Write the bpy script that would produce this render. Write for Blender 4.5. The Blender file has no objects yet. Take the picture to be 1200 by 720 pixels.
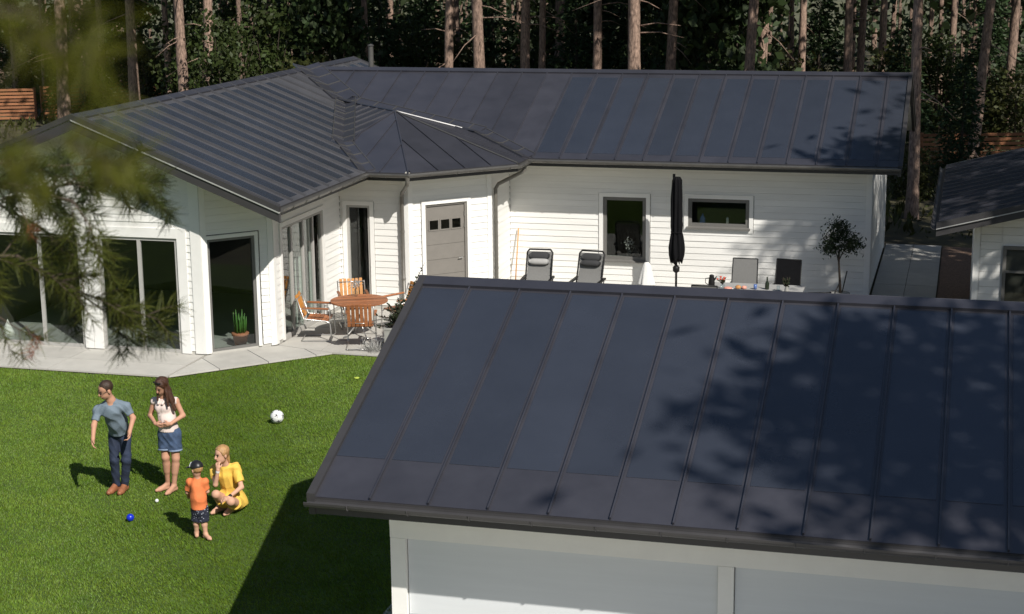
import bpy, math, random
import numpy as np
from mathutils import Vector, Matrix

random.seed(7)
RNG = np.random.default_rng(11)
scene = bpy.context.scene
COL = scene.collection
rad = math.radians

# ------------------------------------------------------------------ camera
CAM_F, CAM_P, CAM_R, CAM_Y, CAM_H = 1963.1, rad(12.571), rad(-0.6345), rad(15.319), 7.7
_fw = Vector((-math.sin(CAM_Y) * math.cos(CAM_P), math.cos(CAM_Y) * math.cos(CAM_P), -math.sin(CAM_P)))
_rt = Vector((math.cos(CAM_Y), math.sin(CAM_Y), 0))
_up = _rt.cross(_fw)
CR = math.cos(CAM_R) * _rt + math.sin(CAM_R) * _up
CU = -math.sin(CAM_R) * _rt + math.cos(CAM_R) * _up
CW = _fw
cam_data = bpy.data.cameras.new('camera')
cam = bpy.data.objects.new('camera', cam_data)
COL.objects.link(cam)
M = Matrix.Identity(4)
for i in range(3):
    M[i][0], M[i][1], M[i][2] = CR[i], CU[i], -CW[i]
M[2][3] = CAM_H
cam.matrix_world = M
cam_data.sensor_width = 36.0
cam_data.lens = CAM_F / 1200 * 36
cam_data.clip_start = 0.05
cam_data.clip_end = 3000
cam_data.dof.use_dof = True
cam_data.dof.focus_distance = 24.0
cam_data.dof.aperture_fstop = 5.2
scene.camera = cam

# ------------------------------------------------------------------ light
SUN_EL = rad(42.0)
SUN_H = Vector((0.715, -0.699, 0)).normalized()            # towards the sun, on the ground
world = bpy.data.worlds.new('World')
scene.world = world
world.use_nodes = True
wn = world.node_tree.nodes
sky = wn.new('ShaderNodeTexSky')
sky.sky_type = 'NISHITA'
sky.sun_disc = False
sky.sun_elevation = SUN_EL
sky.sun_rotation = math.atan2(SUN_H.x, SUN_H.y)
sky.air_density = 1.0
sky.dust_density = 0.6
wn['Background'].inputs['Strength'].default_value = 0.07
world.node_tree.links.new(sky.outputs[0], wn['Background'].inputs['Color'])
sun_data = bpy.data.lights.new('sun', 'SUN')
sun_data.energy = 5.0
sun_data.angle = rad(0.53)
sun_data.color = (1.0, 0.955, 0.885)
sun = bpy.data.objects.new('sun', sun_data)
COL.objects.link(sun)
sdir = Vector((SUN_H.x * math.cos(SUN_EL), SUN_H.y * math.cos(SUN_EL), math.sin(SUN_EL)))
sun.rotation_euler = sdir.to_track_quat('Z', 'Y').to_euler()
sun.location = (20, -20, 40)
scene.view_settings.view_transform = 'Standard'
scene.view_settings.look = 'None'
scene.view_settings.exposure = 0.07
scene.view_settings.gamma = 1.0
scene.view_settings.use_curve_mapping = False
scene.cycles.max_bounces = 8
scene.cycles.transparent_max_bounces = 12
scene.cycles.caustics_reflective = False
scene.cycles.caustics_refractive = False

# ------------------------------------------------------------------ pixel helpers (1200 x 720)
def ray(px, py):
    return CW + CR * ((px - 600) / CAM_F) - CU * ((py - 360) / CAM_F)

def G(px, py, z=0.0):                      # where the pixel's ray meets height z
    d = ray(px, py)
    t = (z - CAM_H) / d.z
    return Vector((d.x * t, d.y * t, z))

def YY(px, py, Y):                         # where it meets the upright plane y = Y
    d = ray(px, py)
    t = Y / d.y
    return Vector((d.x * t, Y, d.z * t + CAM_H))

def DD(px, py, depth):
    d = ray(px, py)
    return Vector((d.x * depth, d.y * depth, d.z * depth + CAM_H))

# ------------------------------------------------------------------ materials
MATS = {}
def new_mat(name):
    m = bpy.data.materials.new(name)
    m.use_nodes = True
    MATS[name] = m
    nt = m.node_tree
    return m, nt, nt.nodes, nt.links, nt.nodes['Principled BSDF']

def pmat(name, col, rough=0.6, metal=0.0, spec=0.5, var=0.0, vscale=8.0, bump=0.0, bscale=60.0, col2=None, stretch=None, obvar=0.0, island=0.0, coat=0.0):
    m, nt, N, L, b = new_mat(name)
    b.inputs['Roughness'].default_value = rough
    b.inputs['Metallic'].default_value = metal
    b.inputs['Specular IOR Level'].default_value = spec
    b.inputs['Coat Weight'].default_value = coat
    b.inputs['Base Color'].default_value = (*col, 1)
    tc = N.new('ShaderNodeTexCoord')
    vec = tc.outputs['Object']
    if stretch:
        mp = N.new('ShaderNodeMapping')
        mp.inputs['Scale'].default_value = stretch
        L.new(vec, mp.inputs[0])
        vec = mp.outputs[0]
    out = None
    if var or col2:
        n = N.new('ShaderNodeTexNoise')
        n.inputs['Scale'].default_value = vscale
        n.inputs['Detail'].default_value = 6
        n.inputs['Roughness'].default_value = 0.65
        L.new(vec, n.inputs['Vector'])
        mx = N.new('ShaderNodeMix')
        mx.data_type = 'RGBA'
        c1 = [c * (1 - var) for c in col]
        c2 = [min(1, c * (1 + var)) for c in (col2 or col)]
        mx.inputs[6].default_value = (*c1, 1)
        mx.inputs[7].default_value = (*c2, 1)
        cr = N.new('ShaderNodeMapRange')
        cr.inputs['From Min'].default_value = 0.3
        cr.inputs['From Max'].default_value = 0.7
        L.new(n.outputs['Fac'], cr.inputs[0])
        L.new(cr.outputs[0], mx.inputs[0])
        out = mx.outputs[2]
        rr = N.new('ShaderNodeMapRange')
        rr.inputs['To Min'].default_value = max(0.02, rough - 0.08)
        rr.inputs['To Max'].default_value = min(1, rough + 0.08)
        L.new(n.outputs['Fac'], rr.inputs[0])
        L.new(rr.outputs[0], b.inputs['Roughness'])
    for amt, src in ((obvar, 'o'), (island, 'i')):
        if amt:
            hs = N.new('ShaderNodeHueSaturation')
            if src == 'o':
                oi = N.new('ShaderNodeObjectInfo')
                rnd = oi.outputs['Random']
            else:
                gi = N.new('ShaderNodeNewGeometry')
                rnd = gi.outputs['Random Per Island']
            mr = N.new('ShaderNodeMapRange')
            mr.inputs['To Min'].default_value = 1 - amt
            mr.inputs['To Max'].default_value = 1 + amt
            L.new(rnd, mr.inputs[0])
            L.new(mr.outputs[0], hs.inputs['Value'])
            if src == 'i':
                mh = N.new('ShaderNodeMapRange')
                mh.inputs['To Min'].default_value = 0.485
                mh.inputs['To Max'].default_value = 0.515
                L.new(rnd, mh.inputs[0])
                L.new(mh.outputs[0], hs.inputs['Hue'])
            if out is None:
                hs.inputs['Color'].default_value = (*col, 1)
            else:
                L.new(out, hs.inputs['Color'])
            out = hs.outputs[0]
    if out is not None:
        L.new(out, b.inputs['Base Color'])
    if bump:
        n2 = N.new('ShaderNodeTexNoise')
        n2.inputs['Scale'].default_value = bscale
        n2.inputs['Detail'].default_value = 5
        L.new(vec, n2.inputs['Vector'])
        bp = N.new('ShaderNodeBump')
        bp.inputs['Strength'].default_value = bump
        bp.inputs['Distance'].default_value = 0.02
        L.new(n2.outputs['Fac'], bp.inputs['Height'])
        L.new(bp.outputs[0], b.inputs['Normal'])
    return m

def leafmat(name, col, trans=0.3, island=0.35, rough=0.55, **kw):
    m = pmat(name, col, rough=rough, spec=0.3, island=island, **kw)
    nt = m.node_tree
    N, L = nt.nodes, nt.links
    b = N['Principled BSDF']
    t = N.new('ShaderNodeBsdfTranslucent')
    src = b.inputs['Base Color'].links[0].from_socket
    L.new(src, t.inputs['Color'])
    mx = N.new('ShaderNodeMixShader')
    mx.inputs[0].default_value = trans
    L.new(b.outputs[0], mx.inputs[1])
    L.new(t.outputs[0], mx.inputs[2])
    L.new(mx.outputs[0], N['Material Output'].inputs[0])
    return m

def glassmat(name, tint=(0.88, 0.91, 0.89), ior=1.5):
    m, nt, N, L, b = new_mat(name)
    N.remove(b)
    tr = N.new('ShaderNodeBsdfTransparent')
    tr.inputs['Color'].default_value = (*tint, 1)
    gl = N.new('ShaderNodeBsdfGlossy')
    gl.inputs['Roughness'].default_value = 0.015
    lw_ = N.new('ShaderNodeLayerWeight')
    pw = N.new('ShaderNodeMath')
    pw.operation = 'POWER'
    pw.inputs[1].default_value = 4.0
    L.new(lw_.outputs['Facing'], pw.inputs[0])
    fr = N.new('ShaderNodeMapRange')
    fr.inputs['To Min'].default_value = ((ior-1)/(ior+1))**2
    fr.inputs['To Max'].default_value = 0.9
    L.new(pw.outputs[0], fr.inputs[0])
    mx = N.new('ShaderNodeMixShader')
    L.new(fr.outputs[0], mx.inputs[0])
    L.new(tr.outputs[0], mx.inputs[1])
    L.new(gl.outputs[0], mx.inputs[2])
    L.new(mx.outputs[0], N['Material Output'].inputs[0])
    return m

white = pmat('white_paint', (0.80, 0.79, 0.755), 0.55, var=0.06, vscale=2.0, bump=0.05, bscale=40, stretch=(0.4, 0.4, 4), obvar=0.035)
trimw = pmat('white_trim_paint', (0.82, 0.81, 0.775), 0.5, var=0.03, vscale=4.0)
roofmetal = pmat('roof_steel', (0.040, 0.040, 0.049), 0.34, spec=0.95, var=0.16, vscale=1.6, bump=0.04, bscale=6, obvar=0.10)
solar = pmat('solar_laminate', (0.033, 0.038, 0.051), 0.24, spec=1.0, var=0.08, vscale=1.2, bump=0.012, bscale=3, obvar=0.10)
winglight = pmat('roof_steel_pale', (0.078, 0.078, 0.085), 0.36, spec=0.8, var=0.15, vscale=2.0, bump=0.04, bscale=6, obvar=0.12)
darkmetal = pmat('dark_trim_steel', (0.045, 0.043, 0.044), 0.42, spec=0.5, var=0.1, vscale=3)
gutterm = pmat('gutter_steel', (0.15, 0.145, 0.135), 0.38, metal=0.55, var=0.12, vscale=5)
dripm = pmat('bright_drip_edge', (0.62, 0.62, 0.60), 0.35, metal=0.5, var=0.08)
pipem = pmat('downpipe_steel', (0.17, 0.16, 0.14), 0.4, metal=0.3, var=0.1)
soffit = pmat('soffit_paint', (0.62, 0.60, 0.53), 0.7, var=0.04)
framegrey = pmat('window_frame_grey', (0.155, 0.15, 0.14), 0.45, var=0.06)
framelight = pmat('window_frame_light', (0.42, 0.41, 0.385), 0.45, var=0.05)
doorgrey = pmat('door_grey', (0.20, 0.185, 0.165), 0.5, var=0.05, vscale=6)
glass = glassmat('window_glass', ior=1.55)
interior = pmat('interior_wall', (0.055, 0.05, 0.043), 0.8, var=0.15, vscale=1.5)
intfloor = pmat('interior_floor', (0.34, 0.35, 0.33), 0.35, var=0.08, vscale=2)
concrete = pmat('paving_concrete', (0.47, 0.455, 0.415), 0.8, var=0.08, vscale=2.5, bump=0.12, bscale=90, obvar=0.07)
joint = pmat('joint_sand', (0.16, 0.145, 0.12), 0.95, var=0.2, vscale=20)
garagedoor = pmat('garage_door_paint', (0.64, 0.665, 0.68), 0.38, var=0.03, vscale=2, bump=0.03, bscale=3, stretch=(0.3, 1, 6))
bark = pmat('pine_bark', (0.105, 0.068, 0.05), 0.9, var=0.4, vscale=13, col2=(0.33, 0.225, 0.17), bump=1.0, bscale=15, stretch=(1.6, 1.6, 0.55), obvar=0.30)
barkd = pmat('branch_bark', (0.075, 0.055, 0.04), 0.9, var=0.3, vscale=9, bump=0.4, bscale=60)
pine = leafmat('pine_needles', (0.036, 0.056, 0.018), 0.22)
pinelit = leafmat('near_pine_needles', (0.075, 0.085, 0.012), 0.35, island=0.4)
pinedark = leafmat('pine_needles_painted_shade', (0.030, 0.040, 0.010), 0.25, island=0.4)  # same needles with the shade put into the colour
pinebright = leafmat('pine_needles_painted_sun', (0.12, 0.125, 0.012), 0.4, island=0.4)  # same needles with sunlight painted into a brighter colour
pinerust = leafmat('rusty_needles', (0.22, 0.075, 0.035), 0.3, island=0.3)
spruce = leafmat('spruce_needles', (0.035, 0.06, 0.022), 0.2)
leafA = leafmat('broadleaf_green', (0.048, 0.068, 0.018), 0.35)
leafB = leafmat('broadleaf_olive', (0.06, 0.066, 0.018), 0.3)
leafdark = leafmat('wood_foliage', (0.028, 0.042, 0.014), 0.25, island=0.5)
olive = leafmat('olive_leaves', (0.026, 0.040, 0.017), 0.2)
grassm = leafmat('grass_blades', (0.125, 0.222, 0.018), 0.30, island=0.38, rough=0.5, var=0.16, vscale=1.6, col2=(0.155, 0.225, 0.026))
lawnm = pmat('lawn_soil', (0.062, 0.105, 0.014), 0.95, var=0.3, vscale=1.2, bump=0.4, bscale=40)
floorm = pmat('forest_floor', (0.050, 0.040, 0.024), 0.95, var=0.45, vscale=0.9, col2=(0.085, 0.075, 0.035), bump=0.7, bscale=12)
gravel = pmat('reddish_gravel', (0.20, 0.13, 0.09), 0.95, var=0.45, vscale=25, bump=0.8, bscale=40)
fencew = pmat('fence_wood', (0.30, 0.125, 0.055), 0.75, var=0.3, vscale=6, stretch=(0.5, 4, 4), obvar=0.25)
teak = pmat('teak_slat', (0.33, 0.125, 0.05), 0.5, var=0.3, vscale=7, stretch=(1, 6, 6), obvar=0.35)
orangewood = pmat('oiled_orange_wood', (0.55, 0.235, 0.045), 0.45, var=0.2, vscale=7, stretch=(1, 6, 1), obvar=0.12)
steel = pmat('galvanised_tube', (0.55, 0.54, 0.52), 0.3, metal=0.8)
blackm = pmat('black_metal', (0.012, 0.012, 0.012), 0.5, spec=0.25)
blackfab = pmat('black_canvas', (0.006, 0.006, 0.007), 0.95, spec=0.15, var=0.2, vscale=14, bump=0.3, bscale=30)
greyfab = pmat('grey_sling', (0.17, 0.168, 0.16), 0.8, var=0.1, vscale=40, bump=0.2, bscale=200)
darkfab = pmat('dark_sling', (0.035, 0.035, 0.036), 0.8, var=0.1, vscale=30, bump=0.2, bscale=150)
lightfab = pmat('light_pillow', (0.36, 0.355, 0.34), 0.8, var=0.06, vscale=20)
terracotta = pmat('terracotta', (0.42, 0.16, 0.09), 0.8, var=0.15, vscale=9)
greenstem = pmat('cactus_green', (0.06, 0.16, 0.03), 0.5, var=0.2, vscale=12)
planterm = pmat('planter_concrete', (0.33, 0.325, 0.30), 0.8, var=0.08, vscale=5, bump=0.1)
soil = pmat('potting_soil', (0.02, 0.014, 0.01), 0.95, var=0.3, vscale=20)
cloth = pmat('white_cloth', (0.75, 0.74, 0.71), 0.85, var=0.04, vscale=9, bump=0.1)
curtain = pmat('pale_curtain', (0.42, 0.47, 0.44), 0.85, var=0.08, vscale=6)
yellowhandle = pmat('broom_wood', (0.55, 0.27, 0.09), 0.5, var=0.12)
skin = pmat('skin', (0.52, 0.28, 0.185), 0.62, spec=0.25, var=0.05, vscale=12)
skinl = pmat('skin_light', (0.60, 0.345, 0.235), 0.62, spec=0.25, var=0.05, vscale=12)
lipm = pmat('lips', (0.40, 0.12, 0.10), 0.45)
eyem = pmat('eye_dark', (0.015, 0.012, 0.01), 0.3)
tshirt = pmat('grey_blue_jersey', (0.155, 0.20, 0.245), 0.85, var=0.07, vscale=18, bump=0.15, bscale=40)
denim = pmat('dark_denim', (0.020, 0.030, 0.060), 0.85, var=0.35, vscale=8, bump=0.2, bscale=60)
denim2 = pmat('worn_denim', (0.045, 0.075, 0.14), 0.85, var=0.4, vscale=9, bump=0.2, bscale=60)
denimcuff = pmat('denim_cuff', (0.20, 0.26, 0.36), 0.85, var=0.15, vscale=30)
tan = pmat('tan_leather', (0.30, 0.115, 0.055), 0.5, var=0.15, vscale=15)
blouse = pmat('pale_blouse', (0.72, 0.60, 0.55), 0.8, var=0.05, vscale=20, bump=0.1)
hairbrown = pmat('brown_hair', (0.060, 0.024, 0.012), 0.45, var=0.4, vscale=30, stretch=(3, 3, 0.4), bump=0.5, bscale=60)
hairdark = pmat('dark_hair', (0.042, 0.023, 0.013), 0.5, var=0.3, vscale=40, bump=0.5, bscale=90)
hairblond = pmat('blonde_hair', (0.42, 0.24, 0.10), 0.45, var=0.3, vscale=30, bump=0.5, bscale=70)
yellowd = pmat('yellow_dress', (0.78, 0.50, 0.085), 0.8, var=0.06, vscale=14, bump=0.15, bscale=50)
orangeshirt = pmat('orange_jersey', (0.74, 0.20, 0.065), 0.85, var=0.07, vscale=16, bump=0.12, bscale=40)
navyshorts = pmat('navy_print', (0.016, 0.019, 0.036), 0.85, var=0.1)
ballwhite = pmat('ball_white', (0.78, 0.78, 0.77), 0.35)
ballblack = pmat('ball_black', (0.015, 0.015, 0.016), 0.4)
ballblue = pmat('ball_blue', (0.01, 0.03, 0.50), 0.3)
red = pmat('red_petals', (0.65, 0.09, 0.05), 0.6)
pinkm = pmat('pink_food', (0.75, 0.33, 0.25), 0.6, var=0.2, vscale=30)
bread = pmat('bread_crust', (0.50, 0.24, 0.08), 0.7, var=0.2, vscale=20)
bluebottle = pmat('blue_glass', (0.10, 0.17, 0.40), 0.12)
greenbottle = pmat('dark_bottle', (0.02, 0.028, 0.016), 0.12)
clearglass = glassmat('drinking_glass', (0.85, 0.9, 0.92))
fieldm = pmat('field_grass', (0.10, 0.10, 0.05), 0.95, var=0.3, vscale=0.2)

# print on the boy's shorts and the cap
def dotted(name, base, dot, scale, thr):
    m, nt, N, L, b = new_mat(name)
    tc = N.new('ShaderNodeTexCoord')
    v = N.new('ShaderNodeTexVoronoi')
    v.inputs['Scale'].default_value = scale
    L.new(tc.outputs['Object'], v.inputs['Vector'])
    lt = N.new('ShaderNodeMath')
    lt.operation = 'LESS_THAN'
    lt.inputs[1].default_value = thr
    L.new(v.outputs['Distance'], lt.inputs[0])
    mx = N.new('ShaderNodeMix')
    mx.data_type = 'RGBA'
    mx.inputs[6].default_value = (*base, 1)
    mx.inputs[7].default_value = (*dot, 1)
    L.new(lt.outputs[0], mx.inputs[0])
    L.new(mx.outputs[2], b.inputs['Base Color'])
    b.inputs['Roughness'].default_value = 0.85
    return m
navyprint = dotted('navy_white_print', (0.016, 0.019, 0.036), (0.45, 0.47, 0.55), 34, 0.22)

# ------------------------------------------------------------------ mesh helpers
def link(o, parent=None):
    COL.objects.link(o)
    if parent is not None:
        o.parent = parent
    return o

def tag(o, label=None, cat=None, group=None, kind=None):
    if label: o['label'] = label
    if cat: o['category'] = cat
    if group: o['group'] = group
    if kind: o['kind'] = kind
    return o

def empty(name, loc=(0, 0, 0), rz=0.0, label=None, cat=None, group=None):
    o = bpy.data.objects.new(name, None)
    o.empty_display_size = 0.2
    o.location = loc
    o.rotation_euler = (0, 0, rz)
    COL.objects.link(o)
    return tag(o, label, cat, group)

class MB:
    def __init__(s):
        s.v, s.f = [], []
    def add(s, verts, faces):
        o = len(s.v)
        s.v += [tuple(p) for p in verts]
        s.f += [tuple(i + o for i in f) for f in faces]
        return s
    def box(s, a, b):
        x0, y0, z0 = a
        x1, y1, z1 = b
        return s.add([(x0,y0,z0),(x1,y0,z0),(x1,y1,z0),(x0,y1,z0),(x0,y0,z1),(x1,y0,z1),(x1,y1,z1),(x0,y1,z1)],
                     [(0,3,2,1),(4,5,6,7),(0,1,5,4),(1,2,6,5),(2,3,7,6),(3,0,4,7)])
    def obox(s, o, u, v, w):              # corner + three edge vectors
        o, u, v, w = Vector(o), Vector(u), Vector(v), Vector(w)
        P = [o, o+u, o+u+v, o+v, o+w, o+u+w, o+u+v+w, o+v+w]
        F = [(0,3,2,1),(4,5,6,7),(0,1,5,4),(1,2,6,5),(2,3,7,6),(3,0,4,7)]
        if u.cross(v).dot(w) < 0: F = [tuple(reversed(f)) for f in F]
        return s.add(P, F)
    def prism(s, poly, w):                # planar polygon (3D) pushed along w
        w = Vector(w)
        n = len(poly)
        P = [Vector(p) for p in poly]
        nn = Vector((0, 0, 0))
        for i in range(n):
            a, b = P[i], P[(i+1) % n]
            nn += a.cross(b)
        top = tuple(range(n, 2*n))
        bot = tuple(reversed(range(n)))
        side = [(i, (i+1) % n, n+(i+1) % n, n+i) for i in range(n)]
        F = [top, bot] + side
        if nn.dot(w) < 0: F = [tuple(reversed(f)) for f in F]
        return s.add(P + [p + w for p in P], F)
    def tube(s, path, r, n=8, cap=True):
        P = [Vector(p) for p in path]
        R = r if isinstance(r, (list, tuple)) else [r] * len(P)
        base = len(s.v)
        prev = None
        for i, p in enumerate(P):
            t = (P[min(i+1, len(P)-1)] - P[max(i-1, 0)])
            t = t.normalized() if t.length > 1e-9 else Vector((0, 0, 1))
            if prev is None:
                a = Vector((1, 0, 0)) if abs(t.x) < 0.8 else Vector((0, 1, 0))
            else:
                a = prev
            a = (a - t * a.dot(t)).normalized()
            prev = a
            b = t.cross(a)
            for k in range(n):
                th = 2 * math.pi * k / n
                q = p + (a * math.cos(th) + b * math.sin(th)) * R[i]
                s.v.append(tuple(q))
        for i in range(len(P) - 1):
            for k in range(n):
                a0 = base + i*n + k
                a1 = base + i*n + (k+1) % n
                s.f.append((a0, a1, a1 + n, a0 + n))
        if cap:
            s.f.append(tuple(base + k for k in reversed(range(n))))
            s.f.append(tuple(base + (len(P)-1)*n + k for k in range(n)))
        return s
    def lathe(s, prof, c=(0, 0, 0), n=20):
        base = len(s.v)
        for r, z in prof:
            for k in range(n):
                th = 2*math.pi*k/n
                s.v.append((c[0]+r*math.cos(th), c[1]+r*math.sin(th), c[2]+z))
        for i in range(len(prof)-1):
            for k in range(n):
                a0 = base+i*n+k
                a1 = base+i*n+(k+1) % n
                s.f.append((a0, a1, a1+n, a0+n))
        s.f.append(tuple(base+k for k in reversed(range(n))))
        s.f.append(tuple(base+(len(prof)-1)*n+k for k in range(n)))
        return s
    def mesh(s, name, mat, smooth=False):
        me = bpy.data.meshes.new(name)
        me.from_pydata(s.v, [], s.f)
        me.materials.append(mat)
        if smooth:
            me.shade_smooth()
        me.update()
        return me
    def build(s, name, mat, parent=None, smooth=False):
        return link(bpy.data.objects.new(name, s.mesh(name, mat, smooth)), parent)

def np_mesh(name, V, F, mat, smooth=False):
    """V (n,3) float, F (m,k) int with k = 3 or 4"""
    me = bpy.data.meshes.new(name)
    m, k = F.shape
    me.vertices.add(len(V))
    me.vertices.foreach_set('co', np.ascontiguousarray(V, np.float32).ravel())
    me.loops.add(m*k)
    me.loops.foreach_set('vertex_index', np.ascontiguousarray(F, np.int32).ravel())
    me.polygons.add(m)
    me.polygons.foreach_set('loop_start', np.arange(0, m*k, k, dtype=np.int32))
    me.update(calc_edges=True)
    me.materials.append(mat)
    if smooth:
        me.shade_smooth()
    return me

def cards(P, size, aspect=0.6, updir=None, spread=1.0):
    """leaf-like quads (pointed: kite shape) at points P (n,3); size (n,)"""
    n = len(P)
    d = RNG.normal(size=(n, 3))
    if updir is not None:
        d = d*spread + updir
    d /= np.linalg.norm(d, axis=1)[:, None] + 1e-9
    a = RNG.normal(size=(n, 3))
    w = np.cross(d, a)
    w /= np.linalg.norm(w, axis=1)[:, None] + 1e-9
    s = size[:, None]
    v0 = P
    v1 = P + d*s*0.5 + w*s*aspect*0.5
    v2 = P + d*s
    v3 = P + d*s*0.5 - w*s*aspect*0.5
    V = np.stack([v0, v1, v2, v3], 1).reshape(-1, 3)
    F = np.arange(4*n).reshape(n, 4)
    return V, F

def copy_tree(o, loc=None, rz=None, scale=None, parent=None):
    c = o.copy()
    COL.objects.link(c)
    c.parent = parent
    if loc is not None: c.location = loc
    if rz is not None: c.rotation_euler = (0, 0, rz)
    if scale is not None: c.scale = scale
    for ch in o.children:
        copy_tree(ch, parent=c)
    return c

def clip_half(poly, a, b, c):
    """keep a*x + b*y <= c of a 2D polygon"""
    out = []
    n = len(poly)
    for i in range(n):
        p, q = poly[i], poly[(i+1) % n]
        dp, dq = a*p[0]+b*p[1]-c, a*q[0]+b*q[1]-c
        if dp <= 1e-9: out.append(p)
        if (dp < -1e-9 and dq > 1e-9) or (dp > 1e-9 and dq < -1e-9):
            t = dp/(dp-dq)
            out.append((p[0]+(q[0]-p[0])*t, p[1]+(q[1]-p[1])*t))
    res = []
    for p in out:
        if not res or abs(p[0]-res[-1][0])+abs(p[1]-res[-1][1]) > 1e-6: res.append(p)
    if len(res) > 1 and abs(res[0][0]-res[-1][0])+abs(res[0][1]-res[-1][1]) < 1e-6: res.pop()
    return res

def area(poly):
    return abs(sum(poly[i][0]*poly[(i+1) % len(poly)][1]-poly[(i+1) % len(poly)][0]*poly[i][1] for i in range(len(poly))))/2 if len(poly) > 2 else 0

# ------------------------------------------------------------------ ground, lawn, paving
def sheet(name, poly, z, mat, kind='structure'):
    mb = MB()
    mb.add([(x, y, z) for x, y in poly], [tuple(range(len(poly)))])
    o = mb.build(name, mat)
    tag(o, kind=kind)
    return o

g = sheet('ground', [(-900, -300), (700, -300), (700, 1600), (-900, 1600)], -0.03, floorm)
tag(g, 'brown forest floor that reaches the horizon', 'ground')
fld = sheet('field', [(-400, 118), (400, 118), (400, 700), (-400, 700)], -0.02, fieldm)
tag(fld, 'open grass field beyond the wood', 'field')
LAWN = [(-46, 4), (-5.2, 4), (-5.2, 28.6), (-11.3, 28.6), (-13.6, 26.3), (-46, 26.3)]
lw = sheet('lawn', LAWN, 0.0, lawnm)
tag(lw, 'mown green lawn in front of the patio', 'lawn')

def in_lawn(x, y):
    e = (y < 26.28) | ((y - x) < 39.88)
    return (x > -20) & (x < -5.25) & (y > 12.5) & (y < 28.58) & e & ((y < 28.58))

n = 760000
gx = RNG.uniform(-19.5, -5.25, n)
gy = RNG.uniform(13.0, 28.58, n)
vis = in_lawn(gx, gy) & (gx < -5.6) & ~((gx > -6.0) & (gy < 18.5)) & ((-gx/gy) < 0.80) & ((-gx/gy) > 0.30)
gx, gy = gx[vis], gy[vis]
n = len(gx)
lf = 0.5+0.5*np.sin(gx*1.9+np.sin(gy*1.3)*1.7)*np.sin(gy*2.3+np.sin(gx*0.8)*2)
lf2 = 0.5+0.5*np.sin((gx*0.8+gy)*7.5+np.sin(gx*3)*0.8)
hh = (0.017+0.011*lf+0.006*lf2)*RNG.uniform(0.7, 1.35, n)
ang = RNG.uniform(0, 2*np.pi, n)
lean = RNG.uniform(0.1, 0.9, n)
ld = ang*0.35 + 2.2 + 1.2*np.sin(gx*0.9+gy*0.5)
wx, wy = np.cos(ang)*0.0060, np.sin(ang)*0.0060
bz = np.zeros(n)
tipx, tipy = gx+np.cos(ld)*hh*lean, gy+np.sin(ld)*hh*lean
V = np.stack([np.stack([gx-wx, gy-wy, bz], 1), np.stack([gx+wx, gy+wy, bz], 1), np.stack([tipx, tipy, hh], 1)], 1).reshape(-1, 3)
me = np_mesh('grass', V, np.arange(3*n).reshape(n, 3), grassm)
gr = link(bpy.data.objects.new('grass', me))
tag(gr, 'short blades of grass covering the mown lawn', 'grass', kind='stuff')

def slab_region(parent, poly, origin, rot, du, dv, z0, z1, gap=0.006):
    c, s = math.cos(rot), math.sin(rot)
    loc = [((x-origin[0])*c+(y-origin[1])*s, -(x-origin[0])*s+(y-origin[1])*c) for x, y in poly]
    us = [p[0] for p in loc]
    vs = [p[1] for p in loc]
    for i in range(math.floor(min(us)/du), math.ceil(max(us)/du)):
        for j in range(math.floor(min(vs)/dv), math.ceil(max(vs)/dv)):
            q = loc
            for (a, b, cc) in ((-1, 0, -(i*du+gap)), (1, 0, (i+1)*du-gap), (0, -1, -(j*dv+gap)), (0, 1, (j+1)*dv-gap)):
                q = clip_half(q, a, b, cc)
                if len(q) < 3: break
            if len(q) < 3 or area(q) < 0.02: continue
            dz = random.uniform(-0.0025, 0.0025)
            pw = [(origin[0]+u*c-v*s, origin[1]+u*s+v*c, z0) for u, v in q]
            MB().prism(pw, (0, 0, z1-z0+dz)).build('paving_slab', concrete, parent)

PAT = [(-24, 26.33), (-13.62, 26.33), (-11.33, 28.62), (-1.85, 28.62), (-1.85, 35.6), (-12.6, 35.6), (-12.6, 28.9), (-13.6, 27.95), (-24, 27.95)]
patio = sheet('patio', [(-24, 26.32), (-13.61, 26.32), (-11.32, 28.61), (-1.85, 28.61), (-1.85, 35.6), (-12.6, 35.6), (-12.6, 27.95), (-24, 27.95)], 0.008, joint)
tag(patio, 'pale concrete patio running along the white house', 'patio')
slab_region(patio, [(-21, 26.34), (-13.63, 26.34), (-13.62, 27.93), (-21, 27.93)], (-13.63, 26.34), 0, 1.2, 0.8, 0.0, 0.035)
slab_region(patio, [(-13.60, 26.36), (-11.36, 28.61), (-12.58, 28.93), (-13.58, 27.93)], (-13.60, 26.36), rad(45), 0.95, 1.25, 0.0, 0.035)
slab_region(patio, [(-12.58, 28.95), (-11.34, 28.63), (-1.87, 28.63), (-1.87, 35.35), (-12.58, 35.35)], (-12.58, 28.63), 0, 0.95, 0.95, 0.0, 0.035)
path = sheet('path', [(-1.85, 33.0), (-0.5, 33.0), (-0.5, 42.2), (-1.85, 42.2)], 0.006, joint)
tag(path, 'narrow concrete slab path beside the house gable', 'path')
slab_region(path, [(-1.85, 33.0), (-0.5, 33.0), (-0.5, 42.2), (-1.85, 42.2)], (-1.85, 33.0), 0, 0.675, 1.4, 0.0, 0.03)
gv = sheet('gravel_strip', [(-0.48, 33), (4, 33), (4, 42.3), (-0.48, 42.3)], -0.012, gravel)
tag(gv, 'reddish gravel strip between path and outbuilding', 'gravel')
drive = sheet('driveway', [(-6.3, -6), (6, -6), (6, 18.2), (-6.3, 18.2)], 0.004, concrete)
tag(drive, 'grey paved driveway under the garage', 'driveway')

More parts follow.
